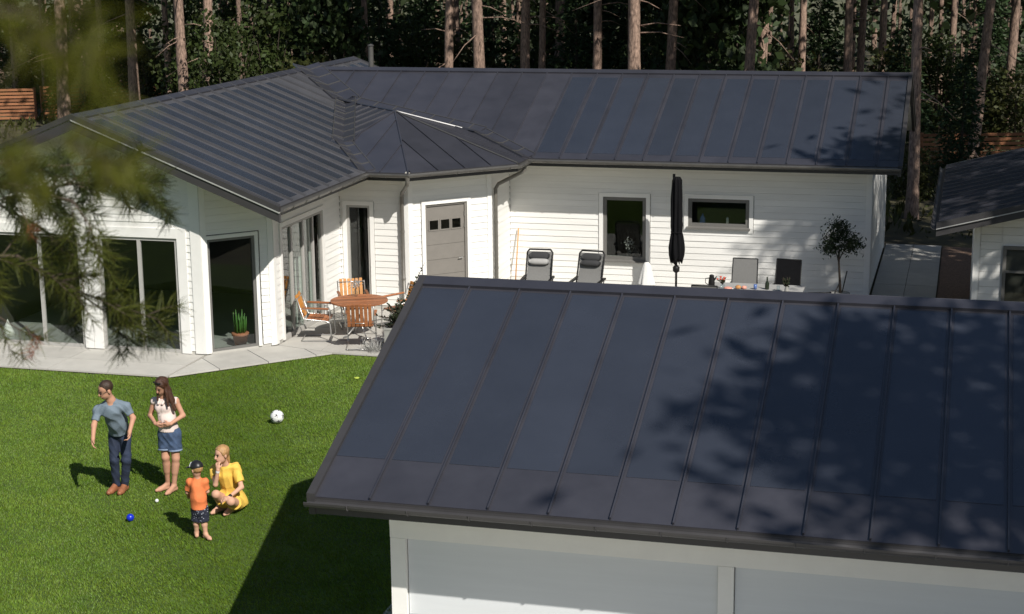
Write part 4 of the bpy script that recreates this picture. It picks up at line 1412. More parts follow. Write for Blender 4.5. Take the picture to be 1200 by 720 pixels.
# pale paper cone ornaments on the floor behind the gable glazing
for (px, nm, h_) in ((12, 'white paper cone ornament behind the wide gable window', 0.32), (121, 'small glass dish behind the second gable window', 0.0)):
    p = YY(px, 395, 28.5)
    if h_:
        o = MB().lathe([(0.14, 0), (0.10, 0.10), (0.05, 0.22), (0.004, h_)], n=14).build('paper_cone', cloth, None, True)
    else:
        o = MB().lathe([(0.05, 0.0), (0.14, 0.02), (0.20, 0.05), (0.205, 0.055)], n=18).build('glass_dish', clearglass, None, True)
    o.location = (p.x, 28.45, 0.061)
    tag(o, nm, 'ornament')

# ------------------------------------------------------------------ terrace by the long wall
def recliner(label, fab, pillow, toppil):
    o = empty('recliner', (0, 0, 0.035), 0, label, 'recliner', 'folding recliners by the long wall')
    A, B, C_, D_ = Vector((0, 0.34, 1.16)), Vector((0, 0.06, 0.46)), Vector((0, -0.42, 0.42)), Vector((0, -0.82, 0.24))
    for s in (-1, 1):
        x = Vector((s*0.27, 0, 0))
        MB().tube([A+x*0.82+Vector((0, 0.012, 0.03)), A+x+Vector((0, 0, -0.03)), B+x, C_+x, D_+x], 0.019, 7).build('side_tube', blackm, o, True)
        MB().tube([x*1.1+Vector((0, 0.42, 0.0)), x*1.1+Vector((0, -0.12, 0.60))], 0.011, 6).tube([x*1.1+Vector((0, -0.55, 0.0)), x*1.1+Vector((0, 0.22, 0.60))], 0.011, 6).build('leg', blackm, o, True)
        m = MB()
        m.obox(x*1.1+Vector((-0.03, -0.30, 0.60)), (0.06, 0, 0), (0, 0.56, 0.02), (0, 0, 0.035))
        m.build('armrest', blackm, o)
        mb_ = MB()
        for i in range(8):                       # lacing
            p = B.lerp(A, 0.1+i*0.11)
            mb_.tube([p+x*0.99, p+x*0.88], 0.004, 4)
        mb_.build('lacing', blackm, o)
    MB().tube([A+Vector((-0.225, 0.012, 0.03)), A+Vector((0.225, 0.012, 0.03))], 0.019, 7).build('head_tube', blackm, o, True)
    MB().tube([D_+Vector((-0.27, 0, 0)), D_+Vector((0.27, 0, 0))], 0.012, 7).build('cross_tube', blackm, o, True)
    sl = MB()
    prof = [A+Vector((0, 0, -0.02)), A.lerp(B, 0.5)+Vector((0, 0.035, -0.01)), B, B.lerp(C_, 0.5)+Vector((0, 0, -0.04)), C_, D_]
    for p in prof:
        sl.v += [(-0.25, p.y, p.z), (0.25, p.y, p.z)]
    m = len(prof)
    for p in prof:
        sl.v += [(-0.25, p.y-0.003, p.z+0.008), (0.25, p.y-0.003, p.z+0.008)]
    for i in range(m-1):
        sl.f += [(2*i, 2*i+1, 2*i+3, 2*i+2), (2*m+2*i+1, 2*m+2*i, 2*m+2*i+2, 2*m+2*i+3)]
    sl.build('sling', fab, o, True)
    def cush(t0, t1, th, mat, nm):
        a, b = A.lerp(B, t0), A.lerp(B, t1)
        n_ = Vector((0, -1, 0.35)).normalized()
        mb_ = MB()
        c = (a+b)/2+n_*th*0.5
        hl = (b-a).length/2
        ax = (b-a).normalized()
        pts = []
        for i in range(9):
            for k in range(10):
                u = -1+2*i/8
                th_ = 2*math.pi*k/10
                rr = (1-abs(u)**6*0.55)
                pts.append(c+Vector((u*0.215, 0, 0))+ax*hl*math.cos(th_)*rr+n_*th*math.sin(th_)*rr)
        mb_.v = [tuple(p) for p in pts]
        for i in range(8):
            for k in range(10):
                mb_.f.append((i*10+k, i*10+(k+1) % 10, (i+1)*10+(k+1) % 10, (i+1)*10+k))
        mb_.f.append(tuple(range(10)))
        mb_.f.append(tuple(reversed(range(80, 90))))
        mb_.build(nm, mat, o, True)
    cush(0.03, 0.24, 0.03, toppil, 'head_pad')
    cush(0.22, 0.40, 0.05, pillow, 'pillow')
    return o
rA = recliner('folding recliner with light grey pillow and grey sling', greyfab, lightfab, darkfab)
rA.location = (YY(634, 300, 33.5).x, 33.15, 0.035)
rA.rotation_euler = (0, 0, 0.05)
rB = recliner('folding recliner with dark pillow beside the square window', greyfab, darkfab, darkfab)
rB.location = (YY(692, 300, 33.5).x, 33.2, 0.035)
rB.rotation_euler = (0, 0, -0.08)
# closed parasol
px_ = YY(793, 260, 34.45)
pa = empty('parasol', (px_.x, 34.45, 0.035), 0, 'closed black parasol standing upright before the long wall', 'parasol')
MB().tube([(0, 0, 0.05), (0, 0, 2.62)], 0.024, 10).build('pole', blackm, pa, True)
MB().lathe([(0.28, 0), (0.28, 0.045), (0.06, 0.07), (0.04, 0.16)], n=20).build('base', blackm, pa, True)
mb = MB()
nz, na = 26, 48
zz0, zz1 = 0.86, 2.66
for i in range(nz+1):
    t = i/nz
    z = zz0+(zz1-zz0)*t
    env = np.interp(t, [0, 0.06, 0.16, 0.30, 0.36, 0.42, 0.75, 0.92, 0.95, 1.0], [0.10, 0.135, 0.15, 0.12, 0.098, 0.11, 0.105, 0.09, 0.10, 0.055])
    for k in range(na):
        th = 2*math.pi*k/na
        rr = env*(1+0.24*math.cos(8*th+2.2*t+0.6*math.sin(5*t))+0.07*math.sin(3*th+7*t))
        zl = z-(0.055*math.cos(8*th) if i == 0 else 0)
        mb.v.append((rr*math.cos(th), rr*math.sin(th), zl))
for i in range(nz):
    for k in range(na):
        mb.f.append((i*na+k, i*na+(k+1) % na, (i+1)*na+(k+1) % na, (i+1)*na+k))
mb.f.append(tuple(reversed(range(na))))
mb.f.append(tuple(nz*na+k for k in range(na)))
mb.build('canopy', blackfab, pa, True)
MB().tube([(0.118*math.cos(k*0.5236), 0.118*math.sin(k*0.5236), 1.49) for k in range(13)], 0.012, 6).build('tie_strap', blackfab, pa)
MB().obox((-0.09, -0.03, 2.30), (0.05, 0, 0), (0, 0.05, 0), (0, 0, 0.42)).build('top_arm', blackfab, pa)
MB().lathe([(0.03, 0.62), (0.07, 0.65), (0.075, 0.74), (0.03, 0.78)], n=12).build('crank', blackm, pa, True)
# dining table and what stands on it
dt = empty('dining_table', (-3.95, 32.75, 0.035), 0, 'rectangular dining table laid for a meal behind the garage ridge', 'table')
for i in range(6):
    MB().box((-0.95, -0.45+i*0.151, 0.69), (0.95, -0.45+i*0.151+0.146, 0.715)).build('table_slat', lightfab, dt)
for sx_ in (-1, 1):
    for sy_ in (-1, 1):
        MB().box((sx_*0.86-0.03, sy_*0.38-0.03, 0), (sx_*0.86+0.03, sy_*0.38+0.03, 0.688)).build('leg', blackm, dt)
ZT = 0.752
def dchair(x, y, rz, fab, label, h=1.12):
    o = empty('terrace_chair', (x, y, 0.035), rz, label, 'chair', 'sling chairs round the dining table')
    mb_ = MB()
    mb_.prism([(-0.25, 0.20, 0.42), (0.25, 0.20, 0.42), (0.24, 0.36, h), (-0.24, 0.36, h)], (0, 0.014, 0.004))
    mb_.build('backrest', fab, o)
    MB().box((-0.25, -0.24, 0.405), (0.25, 0.20, 0.425)).build('seat', fab, o)
    for s in (-1, 1):
        MB().tube([(s*0.27, -0.25, 0), (s*0.27, -0.23, 0.62), (s*0.27, 0.22, 0.64)], 0.013, 6).build('leg', blackm, o, True)
        MB().tube([(s*0.262, 0.16, 0), (s*0.262, 0.20, 0.42), (s*0.25, 0.37, h+0.01)], 0.013, 6).build('leg', blackm, o, True)
    MB().tube([(-0.25, 0.37, h+0.01), (0.25, 0.37, h+0.01)], 0.013, 6).build('top_rail', blackm, o, True)
    return o
dchair(YY(873, 305, 33.7).x, 33.42, 0.0, greyfab, 'pale grey sling chair with its back to the long wall', h=1.10)
dchair(YY(922, 305, 33.7).x, 33.40, -0.12, blackfab, 'dark sling chair with its back to the long wall', h=1.12)
dchair(YY(828, 330, 32.0).x, 32.10, math.pi, greyfab, 'grey sling chair on the near side of the dining table', h=0.93)
dchair(YY(962, 345, 32.6).x-0.05, 32.75, -math.pi/2, darkfab, 'black sling chair at the head of the dining table', h=0.83)
def item(px, py, Y, name, label, cat, prof, mat, n_=14, z=ZT):
    p = YY(px, py, Y)
    o = MB().lathe(prof, n=n_).build(name, mat, None, True)
    o.location = (p.x, Y, z)
    return tag(o, label, cat)
th_ = empty('coffee_pot', (YY(834, 325, 32.6).x, 32.6, ZT), 0, 'black coffee pot on the dining table', 'coffee pot')
MB().lathe([(0.06, 0), (0.065, 0.10), (0.055, 0.20), (0.045, 0.24), (0.05, 0.25), (0.03, 0.27)], n=14).build('body', blackm, th_, True)
MB().tube([(-0.055, 0, 0.20), (-0.12, 0, 0.19), (-0.125, 0, 0.10), (-0.06, 0, 0.06)], 0.008, 6).build('handle', blackm, th_, True)
MB().tube([(0.05, 0, 0.16), (0.10, 0, 0.24)], [0.018, 0.008], 6).build('spout', blackm, th_, True)
item(899, 330, 32.7, 'bottle', 'dark bottle on the dining table', 'bottle', [(0.04, 0), (0.043, 0.02), (0.043, 0.12), (0.016, 0.17), (0.014, 0.24), (0.017, 0.25)], greenbottle)
item(885, 338, 32.65, 'drinking_glass', 'blue tumbler between bottle and bread on the dining table', 'glass', [(0.03, 0), (0.036, 0.10), (0.034, 0.10)], bluebottle)
item(912, 338, 32.55, 'drinking_glass', 'clear tumbler beside the table plant', 'glass', [(0.03, 0), (0.036, 0.11), (0.034, 0.11)], clearglass)
item(858, 338, 32.55, 'plate', 'white plate under the bread on the dining table', 'plate', [(0.07, 0), (0.13, 0.012), (0.135, 0.018), (0.08, 0.008)], cloth, 20)
br = item(865, 338, 32.55, 'bread_loaf', 'small golden bread loaf on the white plate', 'bread', [(0.03, 0), (0.062, 0.02), (0.055, 0.05), (0.02, 0.07)], bread, z=ZT+0.02)
item(872, 336, 32.65, 'bread_roll', 'pinkish bun beside the bread loaf', 'bread', [(0.03, 0), (0.055, 0.02), (0.045, 0.05), (0.012, 0.062)], pinkm)
item(853, 338, 32.4, 'bowl', 'bowl of pink salad on the dining table', 'bowl', [(0.04, 0), (0.085, 0.05), (0.09, 0.06), (0.05, 0.075)], pinkm)
def bouquet(px, Y, label, mat, dotm, nst, h_, cat='flowers', name='bouquet'):
    p = YY(px, 330, Y)
    o = empty(name, (p.x, Y, ZT), 0, label, cat)
    MB().lathe([(0.035, 0), (0.045, 0.05), (0.03, 0.12), (0.035, 0.13)], n=12).build('vase', clearglass if dotm else planterm, o, True)
    st = []
    for i in range(nst):
        a = random.uniform(0, 6.28)
        rr = random.uniform(0.03, 0.12)
        st.append(((0, 0, 0.08), (rr*math.cos(a), rr*math.sin(a), h_*random.uniform(0.7, 1.05))))
    leafy(o, st, 7, 0.05, mat)
    if dotm:
        for a, b in st[:5]:
            MB().lathe([(0.008, 0), (0.024, 0.012), (0.02, 0.028), (0.006, 0.034)], b, 8).build('blossom', dotm, o, True)
    return o
bouquet(847, 32.6, 'red flowers in a glass on the dining table', leafA, red, 8, 0.22)
bouquet(922, 32.45, 'dark leafy plant in a pot on the dining table', olive, None, 26, 0.30, 'potted plant', 'potted_plant')
# white towel over a stool
tx = YY(758, 320, 33.6)
stl = empty('stool', (tx.x, 33.6, 0.035), 0, 'low wooden stool under the white towel', 'stool')
MB().lathe([(0.09, 0.66), (0.10, 0.68), (0.09, 0.70)], n=16).build('seat', teak, stl, True)
for i in range(3):
    a = i*2.09
    MB().tube([(0.10*math.cos(a), 0.10*math.sin(a), 0.66), (0.16*math.cos(a), 0.16*math.sin(a), 0)], 0.014, 6).build('leg', teak, stl)
mb = MB()
for i in range(15):
    t = i/14
    for k in range(40):
        th = 2*math.pi*k/40
        rr = (0.04+0.13*t**0.6)*(1+0.10*math.sin(6*th)*t+0.06*math.sin(9*th+1)*t)
        mb.v.append((rr*math.cos(th), rr*math.sin(th)*0.8, 0.99-0.50*t-(0.03*math.sin(3*th)*t)))
for i in range(14):
    for k in range(40):
        mb.f.append((i*40+k, (i+1)*40+k, (i+1)*40+(k+1) % 40, i*40+(k+1) % 40))
mb.f.append(tuple(range(40)))
mb.f.append(tuple(reversed(range(14*40, 15*40))))
tw = mb.build('towel', cloth, None, True)
tw.location = (tx.x, 33.6, 0.03)
tag(tw, 'white towel heaped on a stool under the square window', 'towel')
# broom handle leaning in the corner
bp_ = YY(595, 268, 35.25)
bh = empty('broom', (-9.50, 35.10, 0.035), 0, 'wooden broom leaning on the long wall beside the downpipe', 'broom')
MB().tube([(-0.03, 0, 0.10), (0.0, 0.20, 1.30)], 0.014, 8).build('handle', yellowhandle, bh, True)
MB().box((-0.18, -0.04, 0.0), (0.12, 0.03, 0.10)).build('brush', bread, bh)
# small standard olive tree
ox = YY(984, 330, 34.55)
ol = empty('olive_tree', (ox.x, 34.55, 0.035), 0, 'small standard olive tree in a pot near the house corner', 'olive tree')
MB().lathe([(0.16, 0), (0.21, 0.30), (0.22, 0.32), (0.19, 0.32)], n=18).build('pot', planterm, ol, True)
MB().lathe([(0.19, 0.30), (0.1, 0.31)], n=14).build('soil', soil, ol)
MB().tube([(0.02, 0, 0.3), (0.0, 0, 0.6), (-0.03, 0.0, 0.95), (-0.03, 0, 1.25)], [0.030, 0.024, 0.02, 0.014], 8).tube([(-0.03, 0, 0.95), (-0.15, 0.05, 1.35)], [0.014, 0.006], 6).tube([(-0.03, 0, 1.0), (0.14, -0.04, 1.4)], [0.014, 0.006], 6).build('trunk', barkd, ol, True)
MB().tube([(0.05, 0.02, 0.3), (0.14, 0.02, 0.78)], 0.012, 6).build('stake', blackm, ol)
r = np.random.default_rng(77)
cl = np.array([[-0.05, 0, 1.5], [-0.28, 0.05, 1.42], [0.26, 0, 1.44], [0.02, 0.1, 1.66], [-0.12, -0.1, 1.25], [0.18, 0.05, 1.27], [-0.30, 0, 1.2], [0.36, 0, 1.3], [-0.12, 0, 1.78]])
P = np.concatenate([(c-np.array([0, 0, 1.45]))*0.8+np.array([0, 0, 1.45])+r.normal(size=(240, 3))*np.array([0.085, 0.085, 0.075]) for c in cl])
link(bpy.data.objects.new('crown', np_mesh('crown', *cards(P, r.uniform(0.05, 0.10, len(P)), 0.34), olive)), ol)
# things on the window sills
def inside(px, Y, z, name, label, cat, prof, mat):
    p = YY(px, 280, Y)
    o = MB().lathe(prof, n=14).build(name, mat, None, True)
    o.location = (p.x, Y, z)
    return tag(o, label, cat)
for ws in ((oM[0][0]+Ee[0], oM[0][1]+Ee[0], 0.74), (oM[1][0]+Ee[0], oM[1][1]+Ee[0], 1.54)):
    hb(MB().box((ws[0]-0.02, 35.42, ws[2]-0.03), (ws[1]+0.02, 35.62, ws[2])), 'window_board', trimw)
inside(823, 35.52, 1.54, 'bottle', 'pale blue bottle inside the wide kitchen window', 'bottle', [(0.055, 0), (0.06, 0.02), (0.06, 0.12), (0.02, 0.18), (0.018, 0.22)], bluebottle)
inside(852, 35.52, 1.54, 'candle', 'white pillar candle inside the wide kitchen window', 'candle', [(0.028, 0), (0.028, 0.14), (0.003, 0.15), (0.003, 0.165)], cloth)
inside(745, 35.52, 0.74, 'round_vase', 'round black vase inside the square window', 'vase', [(0.05, 0), (0.11, 0.06), (0.11, 0.12), (0.04, 0.19), (0.035, 0.24), (0.045, 0.25)], blackm)
fv = empty('flower_vase', (YY(737, 290, 35.5).x, 35.5, 0.74), 0, 'clear vase with pale twigs inside the square window', 'vase')
MB().lathe([(0.04, 0), (0.05, 0.1), (0.04, 0.18)], n=12).build('vessel', clearglass, fv, True)
P = r.normal(size=(90, 3))*np.array([0.07, 0.04, 0.06])+np.array([0, 0, 0.3])
link(bpy.data.objects.new('twigs', np_mesh('twigs', *cards(P, r.uniform(0.03, 0.06, 90), 0.4), lightfab)), fv)['kind'] = 'stuff'

# ------------------------------------------------------------------ balls on the lawn
def football():
    # pentagon patches of a truncated icosahedron
    phi = (1+5**0.5)/2
    iv = []
    for a in (-1, 1):
        for b in (-phi, phi):
            iv += [(0, a, b), (a, b, 0), (b, 0, a)]
    iv = [Vector(v).normalized() for v in iv]
    p = G(325, 497)
    R0 = 0.11
    o = empty('football', (p.x, p.y, 0.02), 0.4, 'black and white football lying alone on the lawn', 'football')
    o.rotation_euler = (0.5, 0.3, 0.2)
    o.location = (p.x, p.y, R0+0.012)
    mb = MB()
    mb.lathe([(max(0.001, R0*math.sin(math.pi*i/18)), -R0*math.cos(math.pi*i/18)) for i in range(19)], n=28)
    mb.build('shell', ballwhite, o, True)
    for c in iv:
        nb_ = sorted(iv, key=lambda v: (v-c).length)[1:6]
        a = (nb_[0]-c*c.dot(nb_[0])).normalized()
        b = c.cross(a)
        nb_ = sorted(nb_, key=lambda v: math.atan2(v.dot(b), v.dot(a)))
        ring = [(c*2+v).normalized()*(R0+0.0012) for v in nb_]
        top = [(c*2+v).normalized()*(R0-0.006) for v in nb_]
        cc = c*(R0+0.0022)
        m2 = MB()
        m2.v = [tuple(q) for q in ring]+[tuple(cc)]+[tuple(q) for q in top]
        for i in range(5):
            m2.f.append((i, (i+1) % 5, 5))
            m2.f.append((6+i, 6+(i+1) % 5, (i+1) % 5, i))
        m2.build('black_patch', ballblack, o)
football()
for px, py, rr, m, nm, lab_ in ((153, 612, 0.052, ballblue, 'bocce_ball', 'shiny blue bocce ball on the grass'), (184, 590, 0.026, ballwhite, 'jack_ball', 'tiny white target ball on the grass')):
    p = G(px, py)
    mb = MB()
    prof = [(max(0.0005, rr*math.sin(math.pi*i/16)*(0.985 if i in (6, 10) else 1)), -rr*math.cos(math.pi*i/16)) for i in range(17)]
    o = mb.lathe(prof, n=24).build(nm, m, None, True)
    o.location = (p.x, p.y, rr+0.012)
    tag(o, lab_, 'ball')
lg = MB().lathe([(0.04, 0), (0.05, 0.012), (0.045, 0.02), (0.02, 0.024)], n=12).build('garden_disc', pmat('lime_plastic', (0.45, 0.55, 0.08), 0.5), None, True)
p = G(418, 445)
lg.location = (p.x, p.y, 0.02)
tag(lg, 'small lime green disc lying in the grass near the patio', 'disc')

# ------------------------------------------------------------------ people: one continuous skin grown from a distance field
def rc(a, b, ra, rb, k=0.02, clip=None, sq=None):
    return ('rc', np.array(a, float), np.array(b, float), ra, rb, k, clip, sq)
def el(c, r_, fr=None, k=0.02, clip=None):
    return ('el', np.array(c, float), np.array(r_, float), fr, None, k, clip, None)

def sdf_mesh(name, prims, mat, h=0.009, wob=0.0, cuts=(), seed=0):
    lo = np.full(3, 1e9)
    hi = -lo
    for p in prims:
        if p[0] == 'rc':
            R_ = max(p[3], p[4])
            lo = np.minimum(lo, np.minimum(p[1], p[2])-R_)
            hi = np.maximum(hi, np.maximum(p[1], p[2])+R_)
        else:
            R_ = max(p[2])
            lo = np.minimum(lo, p[1]-R_)
            hi = np.maximum(hi, p[1]+R_)
    lo -= 4*h
    hi += 4*h
    nx, ny, nz = (np.ceil((hi-lo)/h).astype(int)+1)
    D = np.full((nx, ny, nz), 0.2, np.float32)
    for p in prims:
        typ, a, b, ra, rb, k, clip, sq = p
        if typ == 'rc':
            R_ = max(ra, rb)
            l, u = np.minimum(a, b)-R_-0.07, np.maximum(a, b)+R_+0.07
        else:
            R_ = max(b)
            l, u = a-R_-0.07, a+R_+0.07
        i0 = np.maximum(0, np.floor((l-lo)/h).astype(int))
        i1 = np.minimum([nx, ny, nz], np.ceil((u-lo)/h).astype(int)+1)
        gx_, gy_, gz_ = np.meshgrid(*[lo[i]+h*np.arange(i0[i], i1[i]) for i in range(3)], indexing='ij')
        Q = np.stack([gx_, gy_, gz_], -1)
        if typ == 'rc':
            ab = b-a
            t = np.clip(((Q-a)@ab)/(ab@ab+1e-12), 0, 1)
            w = Q-a-t[..., None]*ab
            if sq is not None:                       # flatten across a direction
                dirn, f_ = np.array(sq[0], float), sq[1]
                dirn /= np.linalg.norm(dirn)
                w = w+(f_-1)*(w@dirn)[..., None]*dirn
            d = np.linalg.norm(w, axis=-1)-(ra+(rb-ra)*t)
            if sq is not None: d = d/max(1, sq[1])
        else:
            w = Q-a
            if ra is not None: w = w@np.array(ra, float).T
            k0 = np.linalg.norm(w/b, axis=-1)
            k1 = np.linalg.norm(w/(b*b), axis=-1)+1e-9
            d = k0*(k0-1)/k1
        if clip is not None:
            for c_, n_ in clip:
                n_ = np.array(n_, float)
                d = np.maximum(d, (Q-np.array(c_, float))@(n_/np.linalg.norm(n_)))
        sl = tuple(slice(i0[i], i1[i]) for i in range(3))
        o = D[sl]
        hh_ = np.clip(0.5+0.5*(o-d)/k, 0, 1)
        D[sl] = o*(1-hh_)+d*hh_-k*hh_*(1-hh_)
    if wob or cuts:
        gx_, gy_, gz_ = np.meshgrid(*[lo[i]+h*np.arange((nx, ny, nz)[i]) for i in range(3)], indexing='ij')
        if wob:
            wr = 1.6*np.sin(gx_*9+seed)+1.4*np.sin(gz_*8+gy_*6+2*seed)+1.1*np.sin(gy_*13+gx_*5)
            f1 = 1-2*np.abs(np.sin(gx_*14+gz_*17+wr))**0.7
            f2 = 1-2*np.abs(np.sin(gx_*-22+gz_*12+gy_*18+1.7*wr))**0.7
            f3 = np.sin(gz_*41+gx_*29+2.5*wr)
            D -= wob*(0.75*f1+0.6*f2+0.3*f3).astype(np.float32)
        for c_, n_ in cuts:
            n_ = np.array(n_, float)
            n_ /= np.linalg.norm(n_)
            D = np.maximum(D, (gx_-c_[0])*n_[0]+(gy_-c_[1])*n_[1]+(gz_-c_[2])*n_[2])
    # surface nets
    ins = D < 0
    c8 = [ins[i:nx-1+i, j:ny-1+j, k_:nz-1+k_] for i in (0, 1) for j in (0, 1) for k_ in (0, 1)]
    cnt = sum(c.astype(np.int8) for c in c8)
    act = (cnt > 0) & (cnt < 8)
    idx = np.full(act.shape, -1, np.int64)
    cells = np.argwhere(act)
    idx[act] = np.arange(len(cells))
    acc = np.zeros((len(cells), 3))
    num = np.zeros(len(cells))
    ci, cj, ck = cells.T
    crn = [(i, j, k_) for i in (0, 1) for j in (0, 1) for k_ in (0, 1)]
    for a_ in crn:
        for ax in range(3):
            if a_[ax]: continue
            b_ = list(a_)
            b_[ax] = 1
            da = D[ci+a_[0], cj+a_[1], ck+a_[2]]
            db = D[ci+b_[0], cj+b_[1], ck+b_[2]]
            m = (da < 0) != (db < 0)
            t = np.where(m, da/(da-db+1e-12), 0)
            q = np.tile(np.array(a_, float), (len(cells), 1))
            q[:, ax] += t
            acc[m] += q[m]
            num[m] += 1
    Vx = lo+h*(cells+acc/num[:, None])
    quads = []
    for ax in range(3):
        u_, v_ = (ax+1) % 3, (ax+2) % 3
        s0 = [slice(None)]*3
        s1 = [slice(None)]*3
        s0[ax] = slice(0, -1)
        s1[ax] = slice(1, None)
        A_, B_ = ins[tuple(s0)], ins[tuple(s1)]
        E_ = np.argwhere(A_ != B_)
        ok = (E_[:, u_] > 0) & (E_[:, v_] > 0) & (E_[:, u_] < D.shape[u_]-1) & (E_[:, v_] < D.shape[v_]-1)
        E_ = E_[ok]
        flip = ~A_[E_[:, 0], E_[:, 1], E_[:, 2]]
        def cell(du, dv):
            c = E_.copy()
            c[:, u_] -= du
            c[:, v_] -= dv
            return idx[c[:, 0], c[:, 1], c[:, 2]]
        q = np.stack([cell(1, 1), cell(0, 1), cell(0, 0), cell(1, 0)], 1)
        q[flip] = q[flip][:, ::-1]
        quads.append(q)
    Fq = np.concatenate(quads)
    Fq = Fq[(Fq >= 0).all(1)]
    return np_mesh(name, Vx, Fq, mat, True)

def unit(v):
    v = np.array(v, float)
    return v/np.linalg.norm(v)

def frame_of(fwd, up=(0, 0, 1)):
    f_ = unit(fwd)
    r_ = unit(np.cross(f_, up))
    u_ = np.cross(r_, f_)
    return r_, f_, u_                      # right, forward, up

def head_prims(c, fwd, up=(0, 0, 1), s=1.0):
    r_, f_, u_ = frame_of(fwd, up)
    fr = np.stack([r_, f_, u_])
    c = np.array(c, float)
    P = [el(c+u_*0.025*s-f_*0.012*s, np.array([0.076, 0.094, 0.088])*s, fr, 0.02),
         el(c-u_*0.045*s+f_*0.020*s, np.array([0.060, 0.070, 0.070])*s, fr, 0.025),
         el(c-u_*0.085*s+f_*0.055*s, np.array([0.028, 0.026, 0.022])*s, fr, 0.02),
         rc(c+f_*0.084*s+u_*0.012*s, c+f_*0.103*s-u_*0.024*s, 0.010*s, 0.015*s, 0.012),
         el(c+f_*0.078*s-u_*0.055*s, np.array([0.026, 0.014, 0.012])*s, fr, 0.012),
         el(c+r_*0.078*s-f_*0.005*s-u_*0.01*s, np.array([0.010, 0.020, 0.032])*s, fr, 0.008),
         el(c-r_*0.078*s-f_*0.005*s-u_*0.01*s, np.array([0.010, 0.020, 0.032])*s, fr, 0.008)]
    return P
def face_bits(parent, c, fwd, up=(0, 0, 1), s=1.0, brow=hairdark):
    r_, f_, u_ = frame_of(fwd, up)
    fr = np.stack([r_, f_, u_])
    c = np.array(c, float)
    for sg in (-1, 1):
        link(bpy.data.objects.new('eye', sdf_mesh('eye', [el(c+r_*sg*0.030*s+f_*0.083*s+u_*0.008*s, np.array([0.013, 0.008, 0.0065])*s, fr)], eyem, 0.003)), parent)
        link(bpy.data.objects.new('eyebrow', sdf_mesh('eyebrow', [rc(c+r_*sg*0.014*s+f_*0.088*s+u_*0.026*s, c+r_*sg*0.046*s+f_*0.076*s+u_*0.028*s, 0.005*s, 0.004*s)], brow, 0.003)), parent)
    link(bpy.data.objects.new('lips', sdf_mesh('lips', [rc(c-r_*0.018*s+f_*0.086*s-u_*0.056*s, c+r_*0.018*s+f_*0.086*s-u_*0.056*s, 0.007*s, 0.007*s)], lipm, 0.003)), parent)
def hand(wrist, dirn, palm_n, side, curl=0.4, s=1.0):
    """palm, four fingers and a thumb; dirn = wrist to knuckles, palm_n = out of the palm, side = +1/-1 thumb side"""
    w = np.array(wrist, float)
    d = unit(dirn)
    n_ = unit(np.array(palm_n, float)-d*np.dot(palm_n, d))
    x = np.cross(d, n_)*side
    P = [rc(w, w+d*0.05*s, 0.024*s, 0.026*s, 0.02), rc(w+d*0.045*s-x*0.018*s, w+d*0.085*s-x*0.024*s, 0.020*s, 0.015*s, 0.015), rc(w+d*0.045*s+x*0.018*s, w+d*0.088*s+x*0.026*s, 0.020*s, 0.015*s, 0.015)]
    for i, (off, L_) in enumerate(((0.032, 0.072), (0.011, 0.080), (-0.011, 0.076), (-0.031, 0.060))):
        a = w+d*0.088*s+x*off*s
        c1_, c2_ = curl*0.8, curl*1.9
        d1 = d*math.cos(c1_)+n_*math.sin(c1_)
        d2 = d*math.cos(c2_)+n_*math.sin(c2_)
        m_ = a+d1*L_*0.5*s
        P += [rc(a, m_, 0.0095*s, 0.009*s, 0.006), rc(m_, m_+d2*L_*0.5*s, 0.009*s, 0.0075*s, 0.006)]
    t0 = w+d*0.03*s+x*0.026*s
    t1 = t0+(d*0.6+x*0.7+n_*0.3)*0.04*s
    P += [rc(t0, t1, 0.014*s, 0.011*s, 0.01), rc(t1, t1+(d*0.85+x*0.2+n_*0.4)*0.034*s, 0.011*s, 0.009*s, 0.006)]
    return P
def joint_fn(Yf):
    return lambda px, py, dy=0.0: np.array(YY(px, py, Yf+dy))
def put(name, prims, mat, parent, h=0.009, wob=0.0, cuts=(), seed=0):
    return link(bpy.data.objects.new(name, sdf_mesh(name, prims, mat, h, wob, cuts, seed)), parent)
def person(label):
    return empty('person', (0, 0, 0), 0, label, 'person')
LZ = 0.02
def root_at(o, x, y):
    """move the Empty to the feet while the parts keep their place"""
    o.location = (x, y, 0)
    for c in o.children: c.location = (c.location.x-x, c.location.y-y, c.location.z)
def foot(ank, toe, s=1.0, k=0.02):
    ank, toe = np.array(ank, float), np.array(toe, float)
    heel = ank+(ank-toe)*0.18
    heel[2] = LZ+0.030*s
    ball = ank+(toe-ank)*0.72
    ball[2] = LZ+0.026*s
    t2 = toe.copy()
    t2[2] = LZ+0.020*s
    return [rc(ank, heel, 0.036*s, 0.032*s, k), rc(heel, ball, 0.030*s, 0.034*s, k), rc(ank, ball, 0.034*s, 0.030*s, k), rc(ball, t2, 0.034*s, 0.024*s, k)]

# --- man: grey T-shirt, jeans, bending forward over his outstretched hand
mp = G(141, 577)
J_ = joint_fn(mp.y)
man = person('man in grey T-shirt and dark jeans bending forward with one arm out')
hd, nk = J_(123.5, 457, -0.34), J_(130, 469.5, -0.25)
sR, sL = J_(114.5, 481, -0.29), J_(147.5, 476.5, -0.17)
eR, eL = J_(110, 499, -0.40), J_(156, 490, -0.16)
wR, wL = J_(109, 514, -0.50), J_(152, 506, -0.28)
ch, ab, pv = J_(131, 481, -0.22), J_(137, 494, -0.10), J_(140, 506, 0.0)
hR, hL = J_(134, 509, -0.01), J_(147, 508, 0.03)
kR, kL = J_(134, 539, -0.08), J_(148, 539, -0.04)
aR, aL = J_(136.5, 567, 0.03), J_(146.5, 567, 0.05)
aR[2], aL[2] = LZ+0.09, LZ+0.09
tR, tL = aR+np.array([-0.02, -0.20, 0]), aL+np.array([0.015, -0.20, 0])
hf, hu = (-0.50, -0.78, -0.36), (-0.15, -0.4, 0.9)
